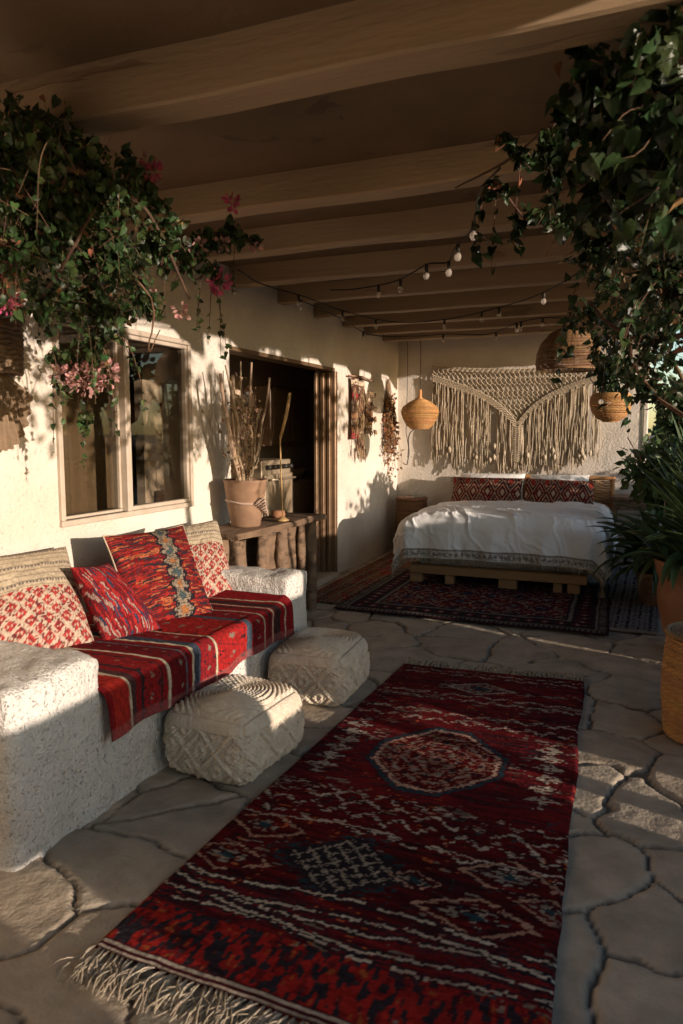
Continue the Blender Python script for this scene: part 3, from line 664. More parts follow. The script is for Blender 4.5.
pillow('throw_pillow', (-2.36,1.98,.45), (-2.17,2.47,.45), P3(66,546,-2.60), (-2.62,2.22,.84), .16, col_palered(.52, 6, 1), M_kil, 'cream and red woven pillow leaning in the corner by the near armrest', seed=4)
pillow('throw_pillow', (-2.15,2.50,.435), (-2.05,2.80,.435), P3(108,563,-2.30), P3(70,567,-2.34), .15, col_redsmall, M_kil, 'small dark red streaked pillow between the cream one and the large red one', seed=9)
pillow('throw_pillow', (-2.20,2.75,.435), (-1.99,3.15,.435), P3(183,525,-2.36), P3(103,536,-2.42), .14, col_redbig, M_kil, 'large square red pillow with a column of pale diamonds, white piping', seed=14, piping=M_tuft)
pillow('throw_pillow', (-2.33,3.12,.45), (-2.09,3.56,.45), P3(217,519,-2.45), P3(168,528,-2.58), .15, col_palered(.60, 6, 7), M_kil, 'cream and pink lattice pillow at the far armrest of the bench', seed=21)
# seat blanket
def blanket_col(y, s):
    # y along the bench, s down the blanket
    t = y+.022*np.sin(s*5+.6)+.004*(fbm(s*20, y*20, 3)-.5)
    C = np.broadcast_to(c3(.20,.010,.012), y.shape+(3,)).copy()
    bands = [(.00,.10,(.36,.025,.016)),(.10,.118,(.50,.40,.28)),(.118,.15,(.07,.03,.03)),(.15,.19,(.20,.012,.014)),(.19,.205,(.03,.02,.025)),(.205,.30,(.24,.014,.014)),(.30,.312,(.05,.02,.02)),(.34,.358,(.55,.46,.33)),(.358,.40,(.14,.01,.012)),
             (.40,.47,(.12,.008,.01)),(.47,.482,(.10,.11,.13)),(.49,.50,(.03,.02,.02)),(.53,.55,(.55,.46,.33)),(.55,.60,(.05,.06,.085)),(.61,.70,(.20,.012,.014)),(.70,.712,(.45,.37,.25)),(.712,1.0,(.34,.018,.016)),
             (1.0,1.04,(.05,.07,.09)),(1.05,1.11,(.16,.01,.012)),(1.15,1.165,(.42,.34,.24)),(1.22,1.24,(.03,.02,.02)),(1.27,1.285,(.50,.42,.3)),(1.30,1.36,(.04,.02,.02)),(1.40,1.41,(.42,.34,.24))]
    for a, b, c in bands: C = put(C, step(t, a, b), A(c))
    fine = ((t/.017) % 1) < .22; C = put(C, fine*.55, BLK)
    for a, b in ((.205,.30),(.62,.70),(.72,.99),(1.05,1.15),(.40,.47)):
        m_ = step(t, a, b); q = np.abs((((t-a)/(b-a)) % 1)-.5)*2+np.abs(((s/.09) % 1)-.5)*2
        C = put(C, m_*(q < .34)*(vn(s/.008, t/.01, 6) > .45), CRM*.45); C = put(C, m_*(q > .92)*(q < 1.0)*(vn(s/.008, t/.01, 11) > .5), BLK*1.2); C = put(C, m_*(q > 1.6)*(vn(s/.008, t/.01, 8) > .4), BLK)
    C = lerp(C, C*.55+A([.26,.10,.09])*.45, sm(.975, .985, s)[...,None])
    return C*(.8+.4*vn(s/.006, t/.006, 80)[...,None])
def seat_blanket():
    n, k = 300, 210
    s = np.linspace(0, 1.02, k); y = np.linspace(0, 1.50, n); Y, S = np.meshgrid(y, s, indexing='ij')
    # s runs from the wall (0) to the hem
    flat = .80; r = .045
    ds = S-flat
    ang = np.clip(ds/r, 0, math.pi/2)
    X = np.where(ds < 0, -2.58+S, -2.58+flat+r*np.sin(ang)+np.where(ds > r*math.pi/2, (ds-r*math.pi/2)*.05, 0))
    Z = np.where(ds < 0, .452, .452-r*(1-np.cos(ang))-np.clip(ds-r*math.pi/2, 0, None))
    wv = (fbm(Y*3, S*3, 5)-.5)*.02+(fbm(Y*12, S*5, 6)-.5)*.006
    Z = Z+wv*(ds < 0)+.006; hang = sm(.0, .12, ds)
    X = X+wv*1.2*hang+.012*np.sin(Y*17+1)*hang+.004
    hem = .02*np.sin(Y*6+1)+.025*(Y/1.5)
    Z = Z+hem*hang*.6
    # far end climbs a little onto the armrest foot
    Z = Z+sm(1.40, 1.5, Y)*.03*(1-hang)
    root = empty('seat_blanket', (-2.1, 2.78, .44), 'red striped kilim blanket draped over the plaster bench seat', 'blanket')
    MB().grid(np.stack([X, Y+2.005, Z], -1), blanket_col(Y, S)).build('cloth', M_kil, root, thick=.006)
seat_blanket()
# poufs
def pouf(c, size, rot, label, seed):
    root = empty('pouf', (*c, 0), label, 'pouf', 'knitted poufs in front of the bench')
    hx, hy, hz = size[0]/2, size[1]/2, size[2]/2; r = .065; n = 150
    mb = MB(); H = A([hx, hy, hz])
    ca, sa = math.cos(rot), math.sin(rot)
    u = np.linspace(-1, 1, n); U, V = np.meshgrid(u, u, indexing='ij')
    for ax, sg in ((0,1),(0,-1),(1,1),(1,-1),(2,1),(2,-1)):
        P = np.zeros(U.shape+(3,)); a, b = [(1,2),(2,0),(0,1)][ax]
        P[...,ax] = sg; P[...,a] = U*(1 if sg > 0 else -1); P[...,b] = V
        Q = P*H; inner = np.clip(Q, -(H-r), H-r); d = Q-inner; L_ = np.linalg.norm(d, axis=-1, keepdims=True); N = d/np.maximum(L_, 1e-9)
        Q = inner+N*r
        bulge = (1-(np.abs(Q[...,0])/hx)**2*.5)*(1-(np.abs(Q[...,1])/hy)**2*.5)
        # relief
        if ax == 2:
            rad = np.sqrt((Q[...,0]/hx)**2+(Q[...,1]/hy)**2)*.21
            rr = rad; h = .5+.5*np.cos(rr/.0175*2*math.pi); tw = .5+.5*np.cos(np.arctan2(Q[...,1], Q[...,0])*60*rr/.2)
            h = .9*h**.6*(.8+.2*tw)
        else:
            w_ = Q[...,1 if ax == 0 else 0]; z_ = Q[...,2]; p = .135
            wq = w_+.012*(fbm(w_*14+seed, z_*14, 3)-.5); a1 = np.abs((((wq+z_*.85)/p) % 1)-.5); b1 = np.abs((((wq-z_*.85)/p) % 1)-.5)
            ridge = np.minimum(a1, b1); h = .75*sm(.13, .03, ridge)+.35*sm(.05, .02, np.abs(ridge-.20))*(ridge > .1); cell = np.maximum(a1, b1); h = np.maximum(h, .7*sm(.12, .05, np.abs(np.hypot(.5-a1, .5-b1)-.19)))
            h = h+.25*(.5+.5*np.sin((w_+z_)*700*.5))*.5+.2*(.5+.5*np.sin((w_-z_)*310)); h = np.maximum(h, sm(.035, .02, np.abs(z_-hz+.035))*.9)
        h = h+.22*fbm(Q[...,0]*90+Q[...,2]*40, Q[...,1]*90-Q[...,2]*50, seed)
        e_ = sm(1.0, .90, np.maximum(np.abs(U), np.abs(V))); h = lerp(.45, h, e_)
        Q = Q+N*(h*.0155+(fbm(Q[...,0]*7+seed, Q[...,1]*7+Q[...,2]*6, seed)-.5)*.018)[...,None]
        Q[...,2] += (ax == 2)*(sg > 0)*bulge*.016*e_
        Q[...,:2] *= (1+.07*(1-(Q[...,2:3]/hz)**2))
        Q[...,2] = np.maximum(Q[...,2]+hz, .002)
        R2 = np.stack([c[0]+ca*Q[...,0]-sa*Q[...,1], c[1]+sa*Q[...,0]+ca*Q[...,1], Q[...,2]], -1)
        mb.grid(R2)
    mb.build('cover', M_pouf, root)
pouf((-1.53,2.57), (.375,.46,.275), R_(-3), 'cream cable knit pouf nearer the front, half in sunlight', 3)
pouf((-1.53,3.45), (.375,.46,.275), R_(4), 'cream cable knit pouf farther back, by the far armrest', 8)

# ---- bed -------------------------------------------------------------------------
bx0, bx1, by0, by1 = -1.90, -.36, 6.33, 8.33
bed = empty('pallet_bed', (-1.13, 7.3, 0), 'low pallet wood bed with a white mattress and wicker headboard', 'bed')
m = MB()
for k in range(9):
    y = by0+k*.235; m.box((bx0, y, .165), (bx1, y+.11, .19), .004)
m.box((bx0, by0-.024, .11), (bx1, by0-.001, .187), .005)
m.build('slats', M_wood, bed, smooth=False)
for j in range(3):
    yy = (by0, 7.25, 8.2)[j]
    for xx, w_ in ((bx0+.05,.11),(bx0+.36,.08),(-1.02,.16),(-.60,.07),(-.47,.10)):
        b = MB(); b.box((xx-w_/2, yy+.006, .022), (xx+w_/2, yy+.10, .108), .005); b.box((xx-w_/2-.004, yy+.004, .109), (xx+w_/2+.004, yy+.12, .163), .003); b.build('block', M_wood, bed, smooth=False)
for xx in (bx0+.1, -1.13, bx1-.1):
    b = MB(); b.box((xx-.05, by0+.13, .1095), (xx+.05, by1-.15, .1625), .003); b.build('bearer', M_wood, bed, smooth=False)
m = MB(); m.box((bx0+.03, by0+.01, .192), (bx1-.03, by1, .54), .05); m.build('mattress', M_white, bed)
# headboard in woven cane
hb = MB(); 
hb.tube(bez([(-.25,8.31,.02),(-.25,8.31,.80),(-.26,8.31,.88),(-.36,8.31,.895),(-1.7,8.31,.895),(-1.83,8.31,.88),(-1.85,8.31,.8),(-1.85,8.31,.02)], 60), .022, 8)
head = hb.build('headboard', M_wick, bed)
hb = MB()
for k in range(30):
    z = .33+k*.0183; xs = np.linspace(-1.84, -.26, 110); hb.tube(np.stack([xs, 8.31+.008*np.sin(xs*55+math.pi*(k % 2)), z+0*xs], -1), .0085, 5)
hb.build('cane_weave', M_wick, head)
# duvet
hw = .825; cxb = -1.13; ztop = .62
def duvet_surf(S, Tt, lift=0.0):
    """S across from centre, Tt along (0 = front edge of mattress, negative hangs)"""
    r = .13
    dx = np.maximum(np.abs(S)-(hw-r*.4), 0); dy = np.maximum(-(Tt-r*.4), 0); d = np.hypot(dx, dy)+1e-9
    ang = np.clip(d/r, 0, math.pi/2); out = r*np.sin(ang)+np.maximum(d-r*math.pi/2, 0)*.10; down = r*(1-np.cos(ang))+np.maximum(d-r*math.pi/2, 0)*.985
    ux = np.sign(S)*dx/d; uy = -dy/d
    X = cxb+np.clip(S, -(hw-r*.4), hw-r*.4)+ux*out; Y = by0+np.maximum(Tt, r*.4)+uy*out+.02
    hang = sm(.05, .35, d)
    th = np.where(dy > dx, S, Tt+np.where(S > 0, 3.1, 7.7))
    fold = (.5+.5*np.sin(th*17+4*fbm(th*1.5, th*0, 5)))**1.5*.035*hang*(1-.0)
    pf = .042*(1-sm(.6, 1.05, np.abs(S)/hw))*(.75+.25*np.cos(S*2)) 
    a = S*.8+Tt*.55; b = -S*.5+Tt*.9
    w1 = (1-np.abs(2*fbm(a*5+2*fbm(S*2, Tt*2, 40), b*1.8, 41)-1)); w2 = (1-np.abs(2*fbm(a*11+3*fbm(S*3, Tt*3, 44), b*4, 45)-1))
    wr = (w1**5)*.022+(w2**5)*.008+(fbm(S*1.6, Tt*1.6, 48)-.5)*.035
    Z = ztop-down+(pf+wr)*(1-.7*hang)
    X = X+ux*(fold+wr*hang*.8); Y = Y+uy*(fold+wr*hang*.8)
    n = np.stack([ux*hang, uy*hang, 1-hang+.001], -1); n /= np.linalg.norm(n, axis=-1, keepdims=True)
    P = np.stack([X, Y, Z], -1)+n*lift
    P[...,2] = np.maximum(P[...,2], .035)
    return P
duv = empty('duvet', (cxb, 7.1, .55), 'rumpled white duvet with grey fringed hem spread over the bed', 'duvet')
s = np.linspace(-1.21, 1.20, 360); t = np.linspace(-.375, 1.72, 300); S, Tt = np.meshgrid(s, t, indexing='ij')
MB().grid(duvet_surf(S, Tt)).build('cover', M_white, duv)
M_trim = mat('lace_trim', rough=.95, attr=True, vary=.2, nscale=60, bump=.4, bscale=200)
t = np.linspace(-.385, -.30, 22); s = np.linspace(-1.20, 1.20, 700); S, Tt = np.meshgrid(s, t, indexing='ij')
e = (Tt+.385)/.085
C = np.broadcast_to(c3(.60,.56,.50), S.shape+(3,)).copy()
C = put(C, step(e, .80, 1.0), c3(.28,.25,.22)); C = put(C, step(e, .1, .75)*(vn(S/.012, Tt/.01, 4) > .5), c3(.30,.27,.24)); C = put(C, step(e, .25, .65)*((np.abs((S/.05) % 1-.5)*2+np.abs(e-.45)*3) < .6), c3(.22,.2,.18))
MB().grid(duvet_surf(S, Tt, .006), C).build('trim', M_trim, duv)
f = MB()
for x in np.arange(-1.2, 1.2, .011):
    p = duvet_surf(A([x]), A([-.383]), .004)[0]; L_ = .03+.02*rng.random()
    f.tube([p, p+A([rng.normal()*.003, rng.normal()*.003-.003, -L_*.5]), p+A([rng.normal()*.006, -.004, -L_])], [.003,.003,.004], 4)
c = duvet_surf(A([1.2]), A([-.38]), .004)[0]
for k in range(26):
    f.tube([c, c+A([rng.normal()*.012, rng.normal()*.012, -.04]), c+A([rng.normal()*.02, rng.normal()*.02, -.085])], .003, 4)
f.build('fringe', M_tuft, duv)
# side panel of the duvet along the right and left of the bed follow the same function
wc = lambda U, V: np.broadcast_to(c3(.80,.79,.77), U.shape+(3,)).copy()
M_wp = mat('pillow_linen', (.80,.78,.75), (.74,.72,.69), nscale=4, rough=.9, bump=.3, bscale=12, bdist=.012)
for i, (xa, xb, lab) in enumerate(((-1.90,-1.13,'plain white bed pillow standing behind the left patterned cushion'),(-1.12,-.46,'plain white bed pillow standing behind the right patterned cushion'))):
    pillow('bed_pillow', (xa,8.0,.60), (xb,8.0,.60), (xb-.02,8.20,.935), (xa+.02,8.20,.93), .17, wc, M_wp, lab, group='white bed pillows', n=60, seed=30+i*5)
def lumbar_col(sd):
    def f(U, V):
        x = U*.72; y = V*.24
        C = np.broadcast_to(c3(.16,.02,.02), U.shape+(3,)).copy()
        q = np.abs(((x/.15+sd*.3) % 1)-.5)*2+np.abs(((y/.20) % 1)-.5)*2
        st_ = np.floor(q*7)
        C = put(C, (st_ % 3 == 0), BLK); C = put(C, (st_ % 3 == 1)*(vn(x/.01, y/.01, sd) > .3), c3(.42,.24,.15)); C = put(C, (q < .3), c3(.42,.33,.24)); C = put(C, (q > 1.7), c3(.26,.04,.03)); C = put(C, (st_ == 8), c3(.15,.10,.09))
        return C*(.75+.5*vn(x/.006, y/.006, sd)[...,None])
    return f
pillow('bolster_cushion', (-1.90,7.78,.60), (-1.13,7.78,.60), (-1.135,7.92,.90), (-1.89,7.92,.895), .15, lumbar_col(3), M_kil, 'left long maroon diamond patterned cushion on the bed', 'cushion', 'long patterned cushions on the bed', n=120, tassel=True, pinch=.03, seed=51)
pillow('bolster_cushion', (-1.115,7.77,.60), (-.40,7.76,.60), (-.41,7.90,.885), (-1.11,7.91,.90), .15, lumbar_col(8), M_kil, 'right long maroon diamond patterned cushion on the bed', 'cushion', 'long patterned cushions on the bed', n=120, tassel=True, pinch=.03, seed=57)

# ---- macrame ---------------------------------------------------------------------
def macrame():
    root = empty('macrame_hanging', (-1.33, YB-.06, 1.6), 'large cream macrame wall hanging with long fringe above the bed', 'wall hanging')
    x0, x1, xc = -2.27, -.39, -1.28; yk = YB-.05
    top = lambda x: 2.15-.055*(1-((x-xc)/.95)**2)-.02*(x-x0)/(x1-x0)
    def low(x):
        h = (x-x0)/(xc-x0) if x < xc else (x1-x)/(x1-xc)
        return top(x)-.17-.22*h-.27*h**4
    cords = MB()
    # lattice: two families of diagonals, drawn where inside the V
    for sg in (1, -1):
        for k in np.arange(-3.5, 3.5, .054):
            pts = []
            def flush():
                if len(pts) > 2: cords.tube(A(pts), .0052, 5)
            for z in np.linspace(2.2, 1.05, 240):
                x = xc+k+sg*(2.2-z)*.95
                w_ = .006*math.sin(z*90)
                if x0 < x < x1 and low(x) < z < top(x): pts.append((x+w_, yk-.006*math.sin(z*90+sg)-.004*sg, z))
                else:
                    flush(); pts = []
            flush()
    # thick borders along the V and the top edge
    xs = np.linspace(x0, x1, 120)
    for off in (0,.016,.032,.048,.066):
        z = A([low(x) for x in xs])+off
        for tw in (0, math.pi): cords.tube(np.stack([xs, yk-.014+.006*np.sin(xs*95+tw+off*60), z+.006*np.cos(xs*95+tw+off*60)], -1), .0068, 5)
    for off in (0,.016,.03):
        z = A([top(x) for x in xs])-off
        cords.tube(np.stack([xs, yk-.008+.005*np.sin(xs*110+off*80), z+.003*np.cos(xs*110)], -1), .0085, 6)
    # central ladder of knots
    for k in range(19):
        z = low(xc)+.02-k*.021
        for sx in (-1, 1): cords.tube(bez([(xc+sx*.08,yk-.01,z+.02),(xc+sx*.012,yk-.03,z+.006),(xc-sx*.012,yk-.02,z-.006),(xc-sx*.08,yk-.01,z-.02)], 8), .0065, 5)
    cords.build('knotted_net', M_macr, root)
    fr = MB()
    x = x0+.012
    while x < x1-.01:
        zt_ = low(x)+.01
        edge = min(abs(x-x0), abs(x-x1)); zb = 1.01+.05*math.sin(x*23)+rng.uniform(-.05, .05)-.05*math.exp(-((x-xc)/.25)**2)+(.08 if edge < .25 else 0)
        gap = vn(A([x*16.]), A([0.]), 3)[0]
        if gap > .1 and zt_-zb > .04:
            n = 14; zz_ = np.linspace(zt_, zb, n); ph = rng.uniform(0, 6); sw = rng.normal()*.006
            tt = np.linspace(0, 1, n)
            pull = (round(x/.075)*.075-x)*.3*np.exp(-((tt-.8)/.15)**2)
            fr.tube(np.stack([x+sw*tt**2+.002*np.sin(zz_*14+ph)+pull, yk-.004+.012*np.sin(zz_*9+ph)+rng.uniform(-.018, .008), zz_], -1), rng.uniform(.0036, .0052), 5)
        x += rng.uniform(.0045, .0085)
    for k in range(16):   # little gathered knots
        xx = rng.uniform(x0+.1, x1-.1); z = rng.uniform(1.08, 1.25)
        fr.tube([(xx,yk-.02,z+.03),(xx,yk-.03,z),(xx,yk-.02,z-.035)], [.008,.02,.01], 7)
    fr.build('fringe', M_macr, root)
macrame()

# ---- wicker lamps ----------------------------------------------------------------
def wicker_lamp(c, prof, label, ceil=2.40, cord_to=None, m_=M_wick, rings=34, ribs=26, name='wicker_pendant_lamp', cat='lamp', group=None, cord=True, neck=True, tilt=None):
    c = A(c, float); root = empty(name, c, label, cat, group)
    P = A(prof, float); seg = np.concatenate([[0], np.cumsum(np.linalg.norm(np.diff(P, axis=0), axis=1))]); L_ = seg[-1]
    f = lambda s: A([np.interp(s, seg, P[:,0]), np.interp(s, seg, P[:,1])])
    mb = MB(); a = np.linspace(0, 2*np.pi, 84, endpoint=False)
    for k in range(rings):
        r, z = f(L_*(k+.5)/rings); wv = .0025*np.sin(a*ribs+math.pi*(k % 2))
        mb.tube(np.stack([c[0]+(r+wv)*np.cos(a), c[1]+(r+wv)*np.sin(a), c[2]+z+0*a+rng.normal()*.001], -1), L_/rings*.43, 5, closed=True)
    for k in range(ribs):
        t = 2*math.pi*k/ribs; q = A([f(s_) for s_ in np.linspace(0, L_, 16)])
        mb.tube(np.stack([c[0]+q[:,0]*math.cos(t), c[1]+q[:,0]*math.sin(t), c[2]+q[:,1]], -1), .0035, 5)
    for e in (0, -1):
        r, z = P[e]; mb.tube(np.stack([c[0]+r*np.cos(a), c[1]+r*np.sin(a), c[2]+z+0*a], -1), .007, 6, closed=True)
    mb.build('shade', m_, root)
    if cord:
        z0 = c[2]+P[-1][1]
        if neck:
            b = MB(); b.lathe([(.0,.11),(.012,.11),(.02,.09),(.02,.03),(.034,.0),(.03,-.01),(0,-.01)], (c[0], c[1], z0), 14); b.build('cap', M_wick, root)
        MB().tube([(c[0],c[1],z0+(.1 if neck else 0)),(c[0]+.002,c[1],(z0+ceil)/2),(c[0],c[1],ceil+.22)], .004, 6).build('cord', M_cord, root)
    return root
wicker_lamp((-2.31,8.0,1.43), [(.10,0),(.145,.04),(.19,.12),(.21,.19),(.19,.24),(.12,.295),(.04,.33)], 'small round golden wicker pendant lamp in the left corner by the wall', group=None)
cdx = MB()
cdx.tube([(-2.47,8.02,2.62),(-2.462,8.01,2.0),(-2.47,8.0,1.4),(-2.44,8.0,1.22),(-2.45,8.0,1.1)], .0035, 5); cdx.tube(bez([(-2.36,8,1.44),(-2.42,7.99,1.38),(-2.44,7.99,1.30),(-2.43,7.99,1.16),(-2.45,7.98,1.02)], 16), .006, 6)
cdx  .build('frayed_rope', M_cord, label='loose dark cord dangling beside the small golden wicker lamp', cat='rope')
wicker_lamp((-.63,7.0,1.95), [(.275,0),(.285,.06),(.275,.15),(.24,.24),(.17,.32),(.08,.365),(.03,.38)], 'large dark woven dome pendant lamp hanging near the ceiling', m_=M_wickd, rings=40, ribs=34, neck=False)
# hanging planter
pl = wicker_lamp((-.235,6.5,1.475), [(.055,0),(.11,.03),(.15,.09),(.165,.15),(.16,.20),(.14,.225)], 'round wicker planter hanging right of the macrame with trailing ivy', name='hanging_planter', cat='planter', cord=False, rings=26)
m = MB()
for k in range(3):
    a = k*2.1; m.tube([(-.235+.12*math.cos(a),6.5+.12*math.sin(a),1.70),(-.235+.02*math.cos(a),6.5+.02*math.sin(a),2.2),(-.235,6.5,2.63)], .003, 5)
m.build('hanger', M_cord, pl)
m = MB(); m.lathe([(0,.2),(.12,.2)], (-.235,6.5,1.475), 20); m.build('soil', M_soil, pl)
l = MB(); p, d = blob((-.235,6.5,1.86), (.13,.13,.20), 420, .1); put_leaves(l, p, d*.6+A([0,0,-.7]), rng.uniform(.03, .055, len(p)), (IVY_V, IVY_F)); l.build('foliage', M_leaf, pl)
m = MB(); m.tube(bez([(-.235+.05,6.35,1.63),(-.24,6.335,1.62),(-.28,6.34,1.63)],6), .004, 5)
m.add(*(lambda a: (np.stack([-.305+.02*np.cos(a), 6.335+0*a, 1.63+.02*np.sin(a)], -1), [np.arange(12)[None]]))(np.linspace(0, 2*math.pi, 12, endpoint=False)))
m.build('tag', M_shell, pl)

# ---- side tables -----------------------------------------------------------------
bs = empty('basket_stand', (-2.42,8.08,0), 'round wicker basket stand left of the bed head', 'basket')
m = MB(); a = np.linspace(0, 2*math.pi, 60, endpoint=False)
for k in range(38):
    z = .02+k*.0158; r = .165+.02*math.sin(k/38*math.pi); m.tube(np.stack([-2.42+(r+.003*np.sin(a*20+math.pi*(k % 2)))*np.cos(a), 8.08+(r+.003*np.sin(a*20+math.pi*(k % 2)))*np.sin(a), z+0*a], -1), .0085, 5, closed=True)
m.build('body', M_wickd, bs)
m = MB(); m.lathe([(0,.648),(.17,.648),(.185,.64),(.188,.625),(.18,.612),(.1,.612)], (-2.42,8.08,0), 28); m.build('lid', M_wickd, bs)
m = MB()
for k in range(60):
    d = rng.normal(size=3); d[2] = abs(d[2])*.9; d = nrm(d); p = A([-2.36,8.04,.655]); L_ = rng.uniform(.06, .12)
    m.tube([p, p+d*L_*.6+rng.normal(size=3)*.01, p+d*L_+rng.normal(size=3)*.015], [.010,.008,.004], 5)
m.build('coral_ornament', M_shell, label='pale branching coral ornament on the basket stand', cat='ornament')
tb = empty('side_table', (-.08,8.05,0), 'dark weathered wooden side table right of the bed head', 'table')
m = MB(); m.box((-.24,7.86,.70), (.16,8.28,.735), .006); m.build('top', M_oldw, tb, smooth=False)
m = MB(); m.box((-.22,7.9,.25), (.14,8.26,.275), .004); m.build('shelf', M_oldw, tb, smooth=False)
m = MB(); m.box((-.215,7.885,.60), (.135,7.90,.698), .003); m.build('apron', M_oldw, tb, smooth=False)
for x in (-.225,.11):
    for y in (7.875, 8.225):
        b = MB(); b.box((x, y, 0), (x+.036, y+.036, .699), .004); b.build('leg', M_oldw, tb, smooth=False)
# console of rough wood by the doorway
cs = empty('console_bench', (-2.42,4.6,0), 'rough weathered wooden console standing by the doorway', 'console table')
m = MB(); n = 40; ys = np.linspace(3.95, 5.24, n)
e0 = -2.64+(vn(ys*4, ys*0, 3)-.5)*.03; e1 = -2.30+(vn(ys*5, ys*0, 7)-.5)*.06
P = np.stack([np.stack([e0, ys, .70+0*ys], -1), np.stack([e1, ys, .70+0*ys], -1), np.stack([e1+.006, ys, .72+0*ys], -1), np.stack([e1-.008, ys, .742+.004*np.sin(ys*9)], -1), np.stack([e0, ys, .742+.004*np.sin(ys*9)], -1)], 0)
m.grid(P, wrapu=True); m.add(P[:,0], [A([(0,1,2,3,4)])]); m.add(P[:,-1], [A([(4,3,2,1,0)])]); m.build('top', M_oldw, cs, smooth=False)
for y, w_ in ((4.0,.10),(4.32,.05),(4.62,.08),(4.95,.05),(5.12,.08)):
    m = MB(); n = 14; zs = np.linspace(0, .699, n); a = np.linspace(0, 2*math.pi, 10, endpoint=False)
    Pg = np.stack([np.stack([-2.35+(w_/2+.012*vn(zs*8, zs*0+i, 5))*math.cos(t), y+(w_/2+.02*vn(zs*6, zs*0+i, 9))*math.sin(t), zs], -1) for i, t in enumerate(a)], 0)
    m.grid(Pg, wrapu=True); m.build('leg', M_oldw, cs)
m = MB(); m.box((-2.60,4.05,.02), (-2.56,5.18,.69), .003)
for k, (a_, b_) in enumerate(((4.38,4.58),(4.70,4.91),(4.99,5.08))):
    n = 10; yy, zz = np.meshgrid(np.linspace(a_, b_, 12), np.linspace(.02, .69, 24), indexing='ij'); m.grid(np.stack([-2.40+.05*fbm(yy*9, zz*7, 20+k), yy, zz], -1))
m.build('side_slab', M_oldw, cs)
m = MB(); m.box((-2.37,4.06,.30), (-2.34,4.6,.33), .004); m.build('rail', M_oldw, cs, smooth=False)
# bucket vase with branches
vc = A([-2.47,4.32,.745])
vs = empty('bucket_vase', vc, 'tapered clay bucket vase of dried branches on the wooden console', 'vase')
m = MB(); m.lathe([(0,0),(.095,0),(.10,.01),(.125,.15),(.145,.30),(.152,.315),(.148,.32),(.138,.315),(.125,.25),(0,.24)], vc, 32); m.build('body', mat('clay_bucket', (.30,.18,.11), (.19,.11,.065), nscale=11, rough=.8, bump=.4, bscale=30, bdist=.006), vs)
m = MB()
for k, (dx, dy, L_, r) in enumerate(((-.02,-.30,.86,.011),(.02,-.22,.80,.009),(.0,-.12,.83,.010),(.03,.02,.92,.007),(-.02,-.05,.70,.006),(.06,.26,.86,.008),(.02,-.26,.6,.006),(.05,.18,.62,.006),(.0,-.17,.55,.006),(.03,.1,.5,.005),(-.02,-.34,.66,.006),(.0,.0,.62,.006),(-.01,-.2,.9,.006),(.02,-.08,.92,.005))):
    b0 = vc+A([dx*.12, dy*.15, .2]); d = nrm([dx, dy, 1]); n = 9; r = r*1.35; t = np.linspace(0, 1, n)[:,None]
    m.tube(b0+d*L_*t*.98+np.stack([vn(t[:,0]*5, t[:,0]*0+k, 3)-.5, vn(t[:,0]*5, t[:,0]*0+k, 8)-.5, 0*t[:,0]], -1)*.03, np.linspace(r, r*.7, n), 6)
m.build('branch', mat('pale_stalk', (.46,.35,.23), (.30,.21,.13), nscale=16, rough=.85, bump=.5, bscale=50, island=.3), vs)
tw = MB(); lf = MB(); pp = []; dd = []
for k in range(46):
    d = nrm([rng.normal()*.13, rng.normal()*.26-.08, 1]); L_ = rng.uniform(.3, .75); b0 = vc+A([0,0,.22]); t = np.linspace(0, 1, 7)[:,None]
    Pq = b0+d*L_*t+np.cumsum(rng.normal(size=(7,3))*.012, 0); tw.tube(Pq, .0022, 3)
    for j in range(8): 
        q = Pq[rng.integers(2, 7)]+rng.normal(size=3)*.02; pp.append(q); dd.append(d+rng.normal(size=3)*.7)
put_leaves(lf, A(pp), A(dd), rng.uniform(.015, .038, len(pp)))
tw.build('twigs', MATS['pale_stalk'], vs); lf.build('dried_leaves', mat('dried_leaf_tan', (.36,.25,.15), (.26,.17,.10), island=.4, rough=.85), vs)
m = MB()     # ribbon round the vase
for k in range(7):
    m.tube(bez([vc+A([.128,.02,.17]), vc+A([.16,-.04+.01*k,.20-.02*k]), vc+A([.13,-.09+.02*k,.16-.012*k])], 8), .006, 5)
m.tube(np.stack([vc[0]+.131*np.cos(a), vc[1]+.131*np.sin(a), vc[2]+.17+.01*np.sin(a*2)], -1), .009, 6, closed=True)
m.build('tie', mat('cloth_tie', (.45,.33,.26), (.3,.2,.15), rough=.9), vs)
bm_ = empty('incense_stand', (-2.36,4.66,.745), 'slim upright bamboo stick on a small round base on the console', 'ornament')
m = MB(); m.lathe([(0,0),(.045,0),(.048,.008),(.03,.018),(.016,.03),(0,.032)], (-2.36,4.66,.747), 20); m.build('base', M_brass, bm_)
m = MB(); m.tube([(-2.36,4.66,.77),(-2.361,4.64,1.1),(-2.358,4.625,1.36)], .0055, 7); m.tube([(-2.358,4.63,1.34),(-2.34,4.69,1.50),(-2.33,4.73,1.66)], [.010,.013,.012], 8); m.build('stick', M_brass, bm_)
tb2 = MB(); tb2.lathe([(0,0),(.05,0),(.055,.02),(.05,.05),(.03,.055),(0,.055)], (-2.5,4.86,.745), 18); tb2.build('small_bowl', M_terra, label='small dark clay bowl on the far end of the console', cat='bowl')

